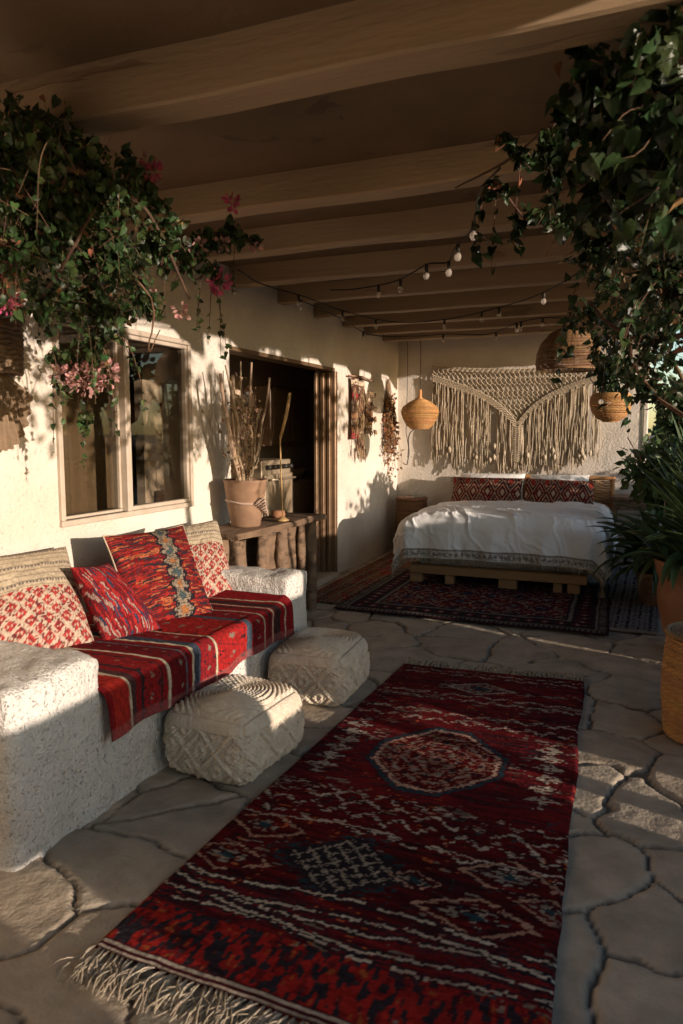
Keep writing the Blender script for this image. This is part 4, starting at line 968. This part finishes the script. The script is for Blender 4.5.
# ---- kitchen seen through the doorway ---------------------------------------------
XF = -3.12; Y0 = 5.79       # the row of appliances faces the doorway
def kb(mb, a, b, bev=.004):
    mb.box((XF-a[1], Y0+a[0], a[2]), (XF-b[1], Y0+b[0], b[2]), bev)
m = MB(); m.box((-3.82, 4.9, .021), (-3.74, YB-.061, 2.449)); m.build('partition', M_dark, house, smooth=False)
st = empty('stove', (XF-.3, Y0+.3, .02), 'old enamel cooking stove standing inside the dark kitchen', 'stove')
m = MB(); kb(m, (0,.02,.06), (.62,.60,1.13), .008); m.build('body', M_steel, st, smooth=False)
m = MB(); kb(m, (.015,-.006,.56), (.605,.018,1.00), .006); od = m.build('oven_door', M_steel, st, smooth=False)
m = MB(); kb(m, (.08,-.012,.63), (.54,-.0065,.90), 0); m.build('oven_window', mat('oven_glass', (.30,.22,.14), rough=.15, bump=0, spec=.9), od, smooth=False)
m = MB(); m.tube([(XF+.045,Y0+.06,.955),(XF+.045,Y0+.56,.955)], .011, 8); m.tube([(XF+.045,Y0+.08,.955),(XF,Y0+.08,.955)], .007, 6); m.tube([(XF+.045,Y0+.54,.955),(XF,Y0+.54,.955)], .007, 6); m.build('handle', M_steel, od)
m = MB(); kb(m, (.015,-.004,.12), (.605,.018,.52), .006); m.build('drawer', M_steel, st, smooth=False)
for k in range(5):
    b = MB(); y = Y0+.09+k*.11; b.tube([(XF-.02,y,1.065),(XF+.03,y,1.065)], [.024,.02], 12); b.build('knob', M_black, st)
def lowcab(nm, u0, u1, z0, z1, d, lab, cat):
    rt = empty(nm, (XF-.3, Y0+u0, z0), lab, cat); m = MB(); kb(m, (u0,.6-d,z0), (u1,.605,z1), .005); m.build('body', M_cab, rt, smooth=False)
    n = 2; w_ = (u1-u0)/n
    for q in range(n):
        b = MB(); kb(b, (u0+q*w_+.012,.6-d-.02,z0+.03), (u0+(q+1)*w_-.012,.6-d-.001,z1-.03), .004); dd = b.build('door', M_cab, rt, smooth=False)
        b = MB(); b.tube([(XF-.6+d+.035,Y0+u0+(q+.5)*w_,(z0+z1)/2),(XF-.6+d+.02,Y0+u0+(q+.5)*w_,(z0+z1)/2)], .012, 8); b.build('knob', M_brass, dd)
lowcab('kitchen_cabinet', .635, 1.65, .021, .90, .56, 'dark low kitchen cabinet right of the stove indoors', 'cabinet')
lowcab('kitchen_cabinet', -.78, -.012, .021, .90, .56, 'dark low kitchen cabinet left of the stove indoors', 'cabinet')
lowcab('wall_cabinet', .72, 1.6, 1.25, 1.85, .30, 'dark wall cabinet hanging above the low kitchen cabinet', 'cabinet')
m = MB(); kb(m, (-.7,.36,1.60), (.66,.61,1.63)); m.build('wall_shelf', M_oldw, smooth=False, label='long wooden shelf on the kitchen wall over the stove', cat='shelf')
ITEMS = [('stoneware_jar', -.5, .07, .16, (.30,.20,.13), 'squat brown jar on the left end of the kitchen shelf'), ('cooking_pot', -.2, .11, .13, (.05,.04,.035), 'wide black cooking pot on the kitchen shelf'), ('stoneware_jar', .06, .06, .2, (.26,.12,.07), 'tall rust coloured jar in the middle of the kitchen shelf'), ('mixing_bowl', .3, .12, .10, (.36,.27,.18), 'wide tan bowl on the kitchen shelf'), ('stoneware_jar', .54, .06, .15, (.1,.08,.06), 'small dark jar on the right end of the kitchen shelf')]
for nm, u, r, h, c_, lab in ITEMS:
    MB().lathe([(0,0),(r*.8,0),(r,h*.35),(r*.95,h*.7),(r*.6,h*.92),(r*.7,h),(r*.6,h),(0,h*.9)], (XF-.48,Y0+u,1.631), 20).build(nm, mat(nm+'_glaze', c_, rough=.5), label=lab, cat='jar' if 'jar' in nm else nm.split('_')[-1])
for k, (u, z, r) in enumerate(((.02,1.38,.10),(.27,1.40,.075),(.47,1.42,.055))):
    pn = empty('hanging_pan', (XF-.6, Y0+u, z), ('widest', 'middle', 'smallest')[k]+' black pan hanging on the wall over the stove', 'pan')
    b = MB(); q = np.linspace(0, 2*math.pi, 24, endpoint=False); ring_ = np.stack([0*q+XF-.60, Y0+u+r*np.cos(q), z+r*np.sin(q)], -1)
    b.add(np.vstack([ring_, ring_+A([.035,0,0])]), [A([list(range(24, 48))]), np.stack([np.arange(24), (np.arange(24)+1) % 24, (np.arange(24)+1) % 24+24, np.arange(24)+24], -1)])
    b.build('bowl', M_black, pn, smooth=False); MB().tube([(XF-.59,Y0+u,z+r),(XF-.59,Y0+u,z+r+.12)], .008, 6).build('handle', M_black, pn)
ft = MB(); ft.lathe([(0,0),(.11,0),(.14,.10),(.14,.12),(.1,.12),(0,.10)], (XF-.25,Y0+1.1,.902), 20); ft.build('serving_bowl', M_oldw, label='wooden bowl on the low kitchen cabinet right of the stove', cat='bowl')

# ---- things on the left wall -------------------------------------------------------
hg = empty('textile_hanging', (W+.03, 7.1, 1.93), 'narrow woven textile hanging with brown and cream tassels right of the doorway', 'wall hanging')
m = MB(); m.tube([(W+.035,6.72,1.94),(W+.03,7.1,1.955),(W+.035,7.42,1.93)], .009, 7); m.build('dowel', M_bark, hg)
def strip(y0_, y1_, z0_, z1_, sd):
    Y, Z = np.meshgrid(np.linspace(y0_, y1_, 40), np.linspace(z0_, z1_, 110), indexing='ij'); e = (Z-z0_)/(z1_-z0_); n = vn(Y/.012, Z/.012, sd)
    C = np.broadcast_to(c3(.34,.18,.09), Y.shape+(3,)).copy(); r = np.floor(e*9+.4*vn(Y*12, Z*12, sd)); h = _h(r, r*0, sd)
    C = put(C, h > .6, c3(.55,.44,.32)); C = put(C, h < .3, c3(.08,.04,.03)); C = put(C, (h > .3)*(h < .42), c3(.33,.05,.05)); C = put(C, n > .7, c3(.12,.06,.04)); C = put(C, (np.abs((e*9) % 1-.5) > .42), c3(.1,.05,.03))
    return MB().grid(np.stack([W+.03+.02*fbm(Y*8, Z*8, sd), Y+.03*(fbm(Z*3, Z*0, sd)-.5), Z], -1), C)
strip(6.78,6.98,1.32,1.93,4).build('dark_panel', M_kil, hg); strip(6.99,7.13,1.20,1.935,5).build('middle_panel', M_kil, hg)
strip(7.20,7.40,1.38,1.80,12).build('cream_panel', M_kil, hg)
m = MB()
for k in range(150):
    y = rng.uniform(6.78, 7.42); z = rng.uniform(1.18, 1.85) if y < 7.15 else rng.choice([1.80,1.66,1.54,1.40])+rng.normal()*.01; L_ = rng.uniform(.05, .16) if y < 7.15 else rng.uniform(.02, .05)
    p = A([W+.055+rng.uniform(0, .02), y, z]); m.tube([p, p+A([.01, rng.normal()*.006, -L_*.5]), p+A([.004, rng.normal()*.012, -L_])], [.008,.007,.003], 5)
m.build('tassels', M_bark, hg)
db = empty('dried_bunch', (W+.05, 7.95, 1.5), 'dark dried flower bunch hanging on the wall near the corner', 'dried flowers')
m = MB(); lf = MB(); pp = []; dd = []
for k in range(46):
    p0 = A([W+.03, 7.93, 1.98]); d = nrm([abs(rng.normal())*.07, rng.normal()*.16, -1]); L_ = rng.uniform(.5, 1.05); t = np.linspace(0, 1, 9)[:,None]
    Pq = p0+d*L_*t+np.cumsum(rng.normal(size=(9,3))*.008, 0); Pq[:,0] = np.maximum(Pq[:,0], W+.02); m.tube(Pq, .0025, 4)
    for j in range(16): pp.append(Pq[rng.integers(3, 9)]+rng.normal(size=3)*A([.015,.03,.03])); dd.append(rng.normal(size=3)+A([.3,0,-.5]))
pp = A(pp); pp[:,0] = np.maximum(pp[:,0], W+.03); put_leaves(lf, pp, A(dd), rng.uniform(.025, .06, len(pp)))
m.build('stems', M_bark, db); lf.build('flowers', M_dry, db)
# slatted wall basket with red flowers and palm fan
wb = empty('slatted_wall_basket', (W+.1, 2.43, 1.68), 'brown slatted basket of dried red flowers on the wall above the palm fan', 'basket')
m = MB()
for k in range(12): 
    z = 1.645+k*.021; n = 20; q = np.linspace(0, math.pi, n); r = .14+.004*k*.3
    m.tube(np.stack([W+.01+(.13+.003*(k % 2))*np.sin(q), 2.44-r*np.cos(q), z+.004*np.sin(q*9+k)], -1), .0125, 6)
m.build('body', M_fan, wb)
lf = MB(); p, d = blob((W+.1,2.42,1.98), (.10,.16,.14), 260, .1); put_leaves(lf, p, d+A([.2,0,.3]), rng.uniform(.02, .05, len(p))); lf.build('dried_leaves', M_dry, wb)
lf = MB(); p, d = blob((W+.16,2.38,2.10), (.05,.07,.05), 60, .1); put_leaves(lf, p, d, .03, (PET_V, PET_F)); lf.build('flowers', M_pink, wb)
fn = empty('palm_fan', (W+.03, 2.45, 1.68), 'pleated brown palm leaf fan hanging on the wall below the slatted basket', 'wall decoration')
n = 64; r_ = np.linspace(0, 1, 14); th = np.linspace(-.5*math.pi-1.25, -.5*math.pi+1.25, n); TH, RR = np.meshgrid(th, r_, indexing='ij')
out = .30*(1+.10*np.cos((TH+math.pi/2)*1.3)-.03*np.abs(np.sin((TH+math.pi/2)*16)))
MB().grid(np.stack([W+.04+.012*np.cos(TH*n*.5*1.0)*RR+.01*RR, 2.47+out*RR*np.cos(TH)*.62, 1.66+out*RR*np.sin(TH)*1.12], -1)).build('blade', M_fan, fn, smooth=False, thick=.003)
MB().tube([(W+.035,2.40,1.78),(W+.04,2.40,1.66)], .012, 7).build('handle', M_bark, fn)

# ---- string lights ----------------------------------------------------------------
def zz(px, py, z=2.345): return onp(px, py, 2, z)
WIRES = [
 ([(238,270),(262,284),(305,297),(347,312),(395,322),(440,320),(486,311),(540,294),(596,262)], [(305,300),(347,316),(395,323),(425,322),(462,317),(486,312),(533,299)], 'string lights sagging farthest left across the beams'),
 ([(330,290),(356,289),(393,282),(412,273),(428,264),(448,262),(455,248),(470,232),(476,212),(480,190),(500,168)], [(356,287),(393,284),(425,270),(451,268),(471,250),(474,228)], 'string lights climbing into the leafy vine on the right'),
 ([(300,300),(340,318),(372,335),(420,336),(445,334),(489,334),(520,322),(560,318),(610,330)], [(333,296),(372,338),(445,341),(435,326),(489,338),(519,317),(468,324)], 'string lights hanging nearest the end wall under the last beams')]
# the three wires share one look: socket, bulb
for k, (w_, bl, lab) in enumerate(WIRES):
    z = (2.33, 2.31, 2.34)[k]
    P = A([zz(a, b, z) for a, b in w_])
    if k == 1: P[:, 2] = z
    root = empty('string_lights', P[len(P)//2], lab, 'string lights', 'string lights under the porch beams')
    cv = bez(P, 70); MB().tube(cv, .0048, 5).build('wire', M_cord, root)
    for (a, b) in bl:
        q = zz(a, b-6, z); i = np.argmin(np.linalg.norm(cv-q, axis=1)); p = cv[i]
        s_ = MB().tube([p+A([0,0,.004]), p+A([0,0,-.022]), p+A([.002,0,-.042])], [.009,.011,.010], 8).build('socket', M_cord, root)
        MB().lathe([(0.001,-.082),(.009,-.080),(.016,-.070),(.018,-.060),(.015,-.048),(.010,-.040),(.0,-.040)], p, 12).build('bulb', M_bulb, s_)

# ---- vines -------------------------------------------------------------------------
def stem(mb, pts, r0, r1, n=24, wob=.03):
    P = bez(pts, n); P = P+np.cumsum(rng.normal(size=P.shape)*wob/n**.5*.4, 0)*np.sin(np.linspace(0, math.pi, n))[:,None]; mb.tube(P, np.linspace(r0, r1, n), 6); return P
def vine(name, label, clusters, stems, m_leaf, tmpl, dens, size, flowers=(), extra=None, root_at=(0,0,0)):
    root = empty(name, root_at, label, 'vine'); sm_ = MB(); lf = MB(); dl = MB()
    nodes = []
    for pts, r0, r1 in stems: nodes.append(stem(sm_, pts, r0, r1))
    allp = np.vstack(nodes)
    for c, r, k in clusters:
        c = A(c); n = int(dens*k*(1.25 if c[1] > 2.6 and name == 'climbing_vine' else 1)); size_ = size*(.62 if c[1] > 2.6 and name == 'climbing_vine' else 1)
        # twigs from the nearest stem into the clump, leaves along them
        for j in range(max(5, n//11)):
            d = rng.normal(size=3); d = nrm(d)*A([1,1,.8]); tip = c+d*r*rng.uniform(.35, 1.15); src = allp[np.argmin(np.linalg.norm(allp-(c+d*r*.1), axis=1))]
            src = lerp(src, c, rng.uniform(.3, .8)) if np.linalg.norm(src-c) > r*1.5 else src
            mid = (src+tip)/2+rng.normal(size=3)*r*.2+A([0,0,.12*r]); P = bez([src, mid, tip+A([0,0,-.15*r])], 9); sm_.tube(P, np.linspace(.0022, .0009, 9), 3)
            m = rng.integers(8, 14); ii = rng.uniform(1.5, 8, m); q = A([P[int(i)] for i in ii])+rng.normal(size=(m,3))*r*.09
            put_leaves(lf, q, rng.normal(size=(m,3))*.7+A([0,0,-.75])+d*.4, rng.uniform(.5, 1.2, m)*size_, tmpl)
        p, d = blob(c, r*.9, max(1, n//60), .4); put_leaves(dl, p, rng.normal(size=p.shape)+A([0,0,-.6]), rng.uniform(.5, 1, len(p))*size*.9, tmpl)
    for q in range(26):     # thin trailing sprays that leave the mass
        c, r, k = clusters[rng.integers(len(clusters))]; c = A(c); a0 = c+rng.normal(size=3)*r*.4; side = A([rng.normal(), rng.normal(), 0]); side = nrm(side)*r*rng.uniform(.8, 1.5)
        P = bez([a0, a0+side*.6+A([0,0,.02]), a0+side+A([0,0,-.08-.1*rng.random()]), a0+side*1.15+A([0,0,-.16-.16*rng.random()])], 14); sm_.tube(P, np.linspace(.0026, .0009, 14), 4)
        m = 15; q_ = A([P[int(i)] for i in rng.uniform(3, 13.9, m)]); put_leaves(lf, q_, rng.normal(size=(m,3))*.7+A([0,0,-.8]), rng.uniform(.4, 1., m)*size*.85, tmpl)
    sm_.build('stems', M_stem, root); lf.build('leaves', m_leaf, root); dl.build('dry_leaves', M_dry, root)
    for mm, nm, fl in ((M_pink, 'blossom', [q for q in flowers if q[2] == 0]), (M_pale, 'pale_blossom', [q for q in flowers if q[2] == 1])):
        for c, r, _, n in fl:
            f = MB(); p, d = blob(c, r, n, .2); put_leaves(f, p, d+A([.1,-.3,.1]), rng.uniform(.018, .030, n), (PET_V, PET_F)); f.build(nm, mm, root)
    return root
# left bougainvillea, hung along the first beams and the wall
LC = [((30,118,2.3),.15,200),((75,150,2.4),.16,240),((5,170,2.2),.24,330),((50,215,2.4),.22,420),((15,265,2.4),.20,330),((100,205,2.5),.17,300),((130,165,2.6),.07,60),((150,190,2.7),.09,80),((105,265,2.6),.20,380),((160,240,2.7),.12,190),((195,238,2.8),.09,110),((225,232,2.85),.08,80),((245,240,2.9),.05,36),((190,268,2.85),.09,90),((215,280,2.9),.055,34),
      ((60,300,2.7),.14,230),((105,315,2.8),.13,170),((140,300,2.8),.10,110),((100,350,2.85),.09,90),((55,350,2.85),.08,50),((78,300,2.9),.13,150),((60,385,2.9),.045,12),((85,425,3.1),.03,4)]
LS = [([(-2.62,.75,-.03),(-2.6,.9,.8),(-2.55,1.1,1.6),(-2.35,1.4,2.15),at(5,170,2.2)],.028,.016),
      ([at(5,170,2.2),at(60,170,2.3),at(110,180,2.45),at(150,215,2.6),at(190,300,2.75)],.014,.005),
      ([at(5,170,2.2),at(50,215,2.4),at(110,255,2.6),at(180,250,2.8),at(250,240,2.9)],.012,.004),
      ([at(0,240,2.3),at(60,250,2.5),at(100,290,2.7),at(100,350,2.85),at(75,385,2.9)],.010,.003),
      ([at(40,300,2.6),at(70,255,2.4),at(95,215,2.4),at(120,190,2.5)],.008,.003),
      ([at(110,255,2.6),at(150,300,2.75),at(145,350,2.85),at(160,330,2.9)],.005,.002)]
fl = [(at(152,172,2.6),.028,0,46),(at(232,203,2.82),.022,0,30),(at(219,282,2.9),.036,0,70),(at(5,302,2.5),.035,0,50),
      (at(146,160,2.62),.02,1,22),(at(196,246,2.8),.03,1,34),(at(222,242,2.83),.022,1,24),(at(210,275,2.9),.02,1,20),(at(176,262,2.8),.028,1,26),(at(256,246,2.92),.018,1,20),(at(85,378,2.9),.075,1,150),(at(105,374,2.92),.05,1,70),(at(65,375,2.88),.05,1,60),(at(150,200,2.7),.025,1,22),(at(180,310,2.85),.03,1,24),(at(140,288,2.8),.04,1,30)]
vine('bougainvillea_vine', 'leafy bougainvillea with pink blossoms hanging over the window at left', [(at(*c), r, k) for c, r, k in LC], LS, M_leaf2, (HRT_V, HRT_F), 1.45, .036, fl, root_at=(-2.62,.75,-.05))
RC = [((650,50,1.75),.16,130),((600,75,1.85),.13,70),((575,60,1.95),.05,14),((665,120,1.8),.20,220),((615,130,2.0),.18,220),((575,130,2.15),.11,100),((550,175,2.35),.11,90),((590,190,2.3),.17,260),((650,200,2.1),.22,320),((610,240,2.5),.19,290),((560,222,2.6),.12,100),((540,210,2.6),.07,40),((670,270,2.4),.20,300),
      ((620,300,2.9),.20,260),((585,270,2.9),.12,110),((660,340,2.9),.20,240),((605,345,3.4),.13,120),((640,385,3.3),.13,110),((675,395,3.2),.14,110),((590,318,3.3),.10,80),((640,320,3.6),.2,160),((665,365,3.6),.18,160),((625,300,3.9),.15,100),((505,140,2.5),.03,4),((500,190,2.6),.05,10),((515,235,2.7),.06,12),((522,165,2.5),.06,14),((690,170,1.9),.25,260),((700,300,2.4),.25,300)]
RS = [([(.75,3.0,-.03),(.72,3.0,.9),(.66,2.9,1.6),(.55,2.7,2.1),at(690,200,2.1)],.035,.02),
      ([at(690,220,2.2),at(640,160,2.1),at(600,110,2.0),at(560,120,2.3),at(510,160,2.5),at(455,188,2.6)],.014,.003),
      ([at(680,300,2.4),at(620,250,2.5),at(570,215,2.6),at(530,220,2.7),at(500,185,2.7)],.012,.003),
      ([at(700,330,2.6),at(650,340,2.9),at(610,320,3.1),at(590,300,3.3),at(600,370,3.5)],.012,.003),
      ([at(700,180,1.9),at(650,80,1.8),at(600,60,1.9),at(570,50,2.0)],.010,.003),
      ([at(690,420,3.0),at(655,395,3.2),at(630,350,3.2),at(655,300,2.9)],.010,.004),
      ([at(683,380,3.0),at(655,330,3.1),at(628,290,3.1),at(610,250,2.9)],.008,.004)]
RCW = [((.50+.06*k*(k % 3), 1.15+.30*k, 2.22-.14*(k % 3)), .20, 34) for k in range(10)]  # extra clusters out of view, added to break the sun into dapples on the wall
RS.append(([(.66,2.9,1.6),(.60,2.4,2.1),(.55,1.7,2.2),(.52,1.1,2.25)],.012,.004)); RS.append(([(.66,2.9,1.7),(.60,3.3,2.1),(.56,3.8,2.25)],.012,.004))
vine('climbing_vine', 'dense dark green climbing vine hanging from the porch roof at right', [(at(*c), r, k) for c, r, k in RC]+RCW, RS, M_leaf, (HRT_V, HRT_F), .80, .058, root_at=(.75,3.0,-.05))

# ---- potted plants -----------------------------------------------------------------
def strap(mb, base, az, elev, L_, w_, bend, col=None, n=10, fold=.25, stripe=False):
    t = np.linspace(0, 1, n); d = A([math.cos(az)*math.cos(elev), math.sin(az)*math.cos(elev), math.sin(elev)])
    side = nrm([-math.sin(az), math.cos(az), 0]); P = [A(base, float)]; e = elev
    for i in range(1, n):
        e = elev-bend*(i/(n-1))**1.4; P.append(P[-1]+L_/(n-1)*A([math.cos(az)*math.cos(e), math.sin(az)*math.cos(e), math.sin(e)]))
    P = A(P); wd = w_*np.sin(np.clip(t*.92+.08, 0, 1)**.75*math.pi)**.8+.002; wd[-1] = .001
    nn = np.cross(np.gradient(P, axis=0), side); nn /= np.linalg.norm(nn, axis=1, keepdims=True)
    cols = []
    G = []
    for s_ in (-1, -.5, 0, .5, 1): G.append(P+side*(wd*s_/2)[:,None]-nn*(wd*fold*(1-abs(s_)))[:,None])
    G = np.stack(G, 0)
    C = None
    if stripe:
        g = A([.055,.09,.032]); y = A([.17,.21,.09]) if len(mb.v) % 4 == 0 else g*1.3; _y = A([.17,.21,.09]); C = np.stack([np.broadcast_to(c_, (n,3)) for c_ in (y, g, g*.9, g, y)], 0)
    mb.grid(G, C)
pt = empty('potted_plant', (.42,4.98,0), 'big terracotta pot of spiky and broad green leaves at right', 'potted plant')
m = MB(); m.lathe([(0,0),(.17,0),(.18,.01),(.235,.13),(.275,.30),(.28,.40),(.27,.45),(.28,.475),(.295,.51),(.302,.55),(.306,.575),(.30,.588),(.285,.588),(.276,.57),(.25,.50),(0,.50)], (.42,4.98,0), 48); m.build('pot', M_terra, pt)
m = MB(); m.lathe([(0,.525),(.255,.53)], (.42,4.98,0), 30); m.build('soil', M_soil, pt)
m = MB()
for k in range(150):
    hgt = .62+.44*(k/150)**.8; strap(m, (.38+rng.normal()*.03, 4.98+rng.normal()*.03, hgt), k*2.399+rng.normal()*.2, lerp(.5, 1.45, (k/150)**.9)+rng.normal()*.12, rng.uniform(.38, .60), rng.uniform(.034,.05), rng.uniform(.1,.7))
m.build('spiky_leaves', M_yucca, pt)
m = MB(); m.tube([(.40,4.98,.5),(.40,4.98,.8),(.41,4.98,1.06)], [.035,.03,.025], 9); m.build('stem', M_bark, pt)
m = MB()
for k in range(60):
    strap(m, (.36+rng.normal()*.09, 4.94+rng.normal()*.09, .56), k*2.399+rng.normal()*.3, rng.uniform(.5, 1.3), rng.uniform(.34, .6), rng.uniform(.07,.11), rng.uniform(1.0, 2.2), stripe=True)
m.build('broad_leaves', M_var, pt)
p2 = empty('potted_plant', (.18,6.3,0), 'dark arching broad leaved plant in a low pot beside the bed', 'potted plant')
m = MB(); m.lathe([(0,0),(.13,0),(.15,.02),(.18,.2),(.19,.27),(.175,.27),(.165,.24),(0,.23)], (.20,6.3,0), 32); m.build('pot', M_oldw, p2)
m = MB()
for k in range(80):
    strap(m, (  .16+rng.normal()*.05, 6.3+rng.normal()*.05, .25+.25*rng.random()), k*2.399, rng.uniform(.35, 1.35), rng.uniform(.40, .72), rng.uniform(.06,.10), rng.uniform(.7, 1.9), stripe=True)
m.build('leaves', M_var, p2)
p3 = empty('potted_plant', (.25,6.9,0), 'tall dark leafy shrub in a clay pot behind the other plants at right', 'potted plant')
m = MB(); m.lathe([(0,0),(.15,0),(.17,.02),(.2,.28),(.21,.36),(.19,.36),(.18,.33),(0,.32)], (.30,6.9,0), 32); m.build('pot', M_terra, p3)
m = MB(); lf = MB()
for k in range(9):
    P = stem(m, [(.30,6.9,.3),(.30+rng.normal()*.08,6.9+rng.normal()*.1,.7),(.32+rng.normal()*.16,6.9+rng.normal()*.25,1.1+.3*rng.random())], .012, .005)
    p, d = blob(P[-5], (.22,.24,.22), 110, .2); put_leaves(lf, p, d*.8+A([0,0,-.2]), rng.uniform(.06, .11, len(p)))
    p, d = blob(P[12], (.15,.18,.18), 40, .2); put_leaves(lf, p, d*.8+A([0,0,-.2]), rng.uniform(.06, .11, len(p)))
m.build('stems', M_bark, p3); lf.build('leaves', M_yucca, p3)
# small round rattan stool in the right foreground
rs_ = empty('rattan_stool', (.365,3.58,0), 'round woven rattan stool at the right edge of the terrace', 'stool')
m = MB(); a = np.linspace(0, 2*math.pi, 110, endpoint=False)
for k in range(44):
    z = .012+k*.0105; r = .205+.018*math.sin(k/44*math.pi)+.0*k; wv = .0032*np.sin(a*30+math.pi*(k % 2)); m.tube(np.stack([.365+(r+wv)*np.cos(a), 3.58+(r+wv)*np.sin(a), z+0*a], -1), .0062, 5, closed=True)
for k in range(60):
    t = 2*math.pi*k/60; m.tube([(.365+.204*math.cos(t),3.58+.204*math.sin(t),.01),(.365+.221*math.cos(t),3.58+.221*math.sin(t),.24),(.365+.204*math.cos(t),3.58+.204*math.sin(t),.47)], .004, 4)
m.build('body', M_wick, rs_)
m = MB()
for k in range(17): 
    r = .012+k*.012; m.tube(np.stack([.365+r*np.cos(a), 3.58+r*np.sin(a), .476+.0+.0025*np.sin(a*30+math.pi*(k % 2))], -1), .0065, 5, closed=True)
m.tube(np.stack([.365+.212*np.cos(a), 3.58+.212*np.sin(a), .474+0*a], -1), .013, 8, closed=True)
m.build('seat', M_wickd, rs_)

# ---- garden beyond: shrubs, trees, and an unseen wall, tree and hedge added to block sun -----------------------------------------
m = MB(); XA, XB = 1.45, 1.62
m.box((XA, -1.6, -.08), (XB, .44, .93), .015); m.box((XA, .4405, .50), (XB, .72, .93)); m.box((XA, .7205, -.08), (XB, 1.60, .93), .015); m.box((XA, 1.6005, -.08), (XB, 2.08, .60), .015)
m.box((XA, 2.0805, -.08), (XB, 2.15, .93), .015); m.box((XA, 2.1505, .52), (XB, 2.34, .93)); m.box((XA, 2.3405, -.08), (XB, 2.42, .93), .015); m.box((XA, 2.4205, .40), (XB, 2.70, .93)); m.box((XA, 2.7005, -.08), (XB, 4.22, .93), .015); m.box((XA, 4.2205, .5), (XB, 4.31, .93)); m.box((XA, 4.3105, -.08), (XB, 8.8, 1.02), .015)
m.build('sun_block_wall', M_wall, smooth=False, label='unseen low plaster wall added to block the sun, with openings shaped for light streaks', cat='wall')  # added out of view: shades bench and floor, gaps let sun streaks through
def shrub(c, r, n, label, size=.07, name='shrub', trunk=None, mleaf=None, cat='shrub', group=None):
    c = A(c, float); root = empty(name, (c[0], c[1], -.06), label, cat, group); m = MB(); lf = MB(); r = A(r, float)
    z0 = -.06
    tips = []
    for k in range(8 if trunk is None else 12):
        d = nrm(rng.normal(size=3)); tip = c+d*r*.7; b0 = A([c[0], c[1], z0]); P = bez([b0, lerp(b0, c, .6)+rng.normal(size=3)*r*.08, tip], 14); m.tube(P, np.linspace(trunk or .03, .008, 14), 6); tips.append(tip)
    cl = 26 if trunk else 14
    for k in range(cl):
        d = nrm(rng.normal(size=3)); cc = c+d*r*rng.uniform(.3, .85); p, dd_ = blob(cc, r*rng.uniform(.22, .42), n//cl, .2); p[:,2] = np.maximum(p[:,2], .0)
        put_leaves(lf, p, dd_+A([0,0,-.2]), rng.uniform(.7, 1.3, len(p))*size)
    m.build('trunk' if trunk else 'stems', M_bark, root); lf.build('crown' if trunk else 'foliage', mleaf or M_tree, root)
shrub((.52,9.1,1.2), (.46,.45,1.35), 7500, 'dense dark shrub past the end of the bedroom wall', .09)
shrub((1.0,11.3,1.4), (1.0,.9,1.5), 2600, 'tall dark garden shrub behind the other plants', .11)
shrub((3.5,8.0,.5), (1.6,1.2,.75), 1800, 'low round garden bush beyond the terrace wall', .10)
shrub((5.5,11.0,.6), (2.0,1.6,.8), 1800, 'wide garden bush farther off in the garden', .12)
shrub((2.5,3.6,2.35), (.75,1.75,.62), 1500, 'unseen small tree added outside the terrace, airy crown placed to dapple the sunlight', .10, 'garden_tree', .05, cat='tree')  # added out of view so its crown dapples the sun between window and door
shrub((2.3,6.3,1.0), (.45,2.2,.62), 3200, 'unseen long hedge added to keep sun off the lower part of the far house wall', .08, 'hedge', cat='hedge')  # added out of view; its top sets the shade line on the far wall
for c, r, lab in (((8.5,12.5,3.4),(2.4,2.4,2.3),'nearest leafy garden tree, reflected in the window'),((11.5,19.0,3.9),(3.2,3.2,2.8),'middle leafy garden tree beyond the nearest one'),((17,15.0,4.0),(3.4,3.4,2.8),'farthest leafy garden tree on the right')):
    shrub(c, r, 3600, lab, .26, 'garden_tree', .14, cat='tree', group='trees in the garden')

# ------------------------------------------------------------------ light
SAZ, SEL = R_(-17), R_(8.0)         # direction to the sun: mostly +X, slightly -Y
sd = A([math.cos(SAZ)*math.cos(SEL), math.sin(SAZ)*math.cos(SEL), math.sin(SEL)])
sun = bpy.data.lights.new('sun', 'SUN'); sun.energy = 3.2; sun.angle = R_(.6); sun.color = (1.0,.83,.69)
so = bpy.data.objects.new('sun', sun); COL.objects.link(so); so.location = (6, -2, 5)
so.rotation_euler = Vector(sd.tolist()).to_track_quat('Z', 'Y').to_euler()
w = bpy.data.worlds.new('World'); scene.world = w; w.use_nodes = True; nt = w.node_tree
bg = nt.nodes['Background']; sky = nd(nt, 'ShaderNodeTexSky', sky_type='NISHITA'); sky.sun_disc = False; sky.sun_elevation = SEL; sky.sun_rotation = math.atan2(sd[0], sd[1])
sky.air_density = 1.0; sky.dust_density = 0.6; sky.ozone_density = 1.6
lk(nt, sky.outputs[0], bg.inputs['Color']); bg.inputs['Strength'].default_value = .15
vs_ = scene.view_settings; vs_.view_transform = 'Standard'; vs_.look = 'None'; vs_.exposure = 0.92; vs_.gamma = 1
scene.cycles.max_bounces = 8; scene.cycles.transparent_max_bounces = 12; scene.cycles.use_denoising = True
scene.cycles.sample_clamp_indirect = 6
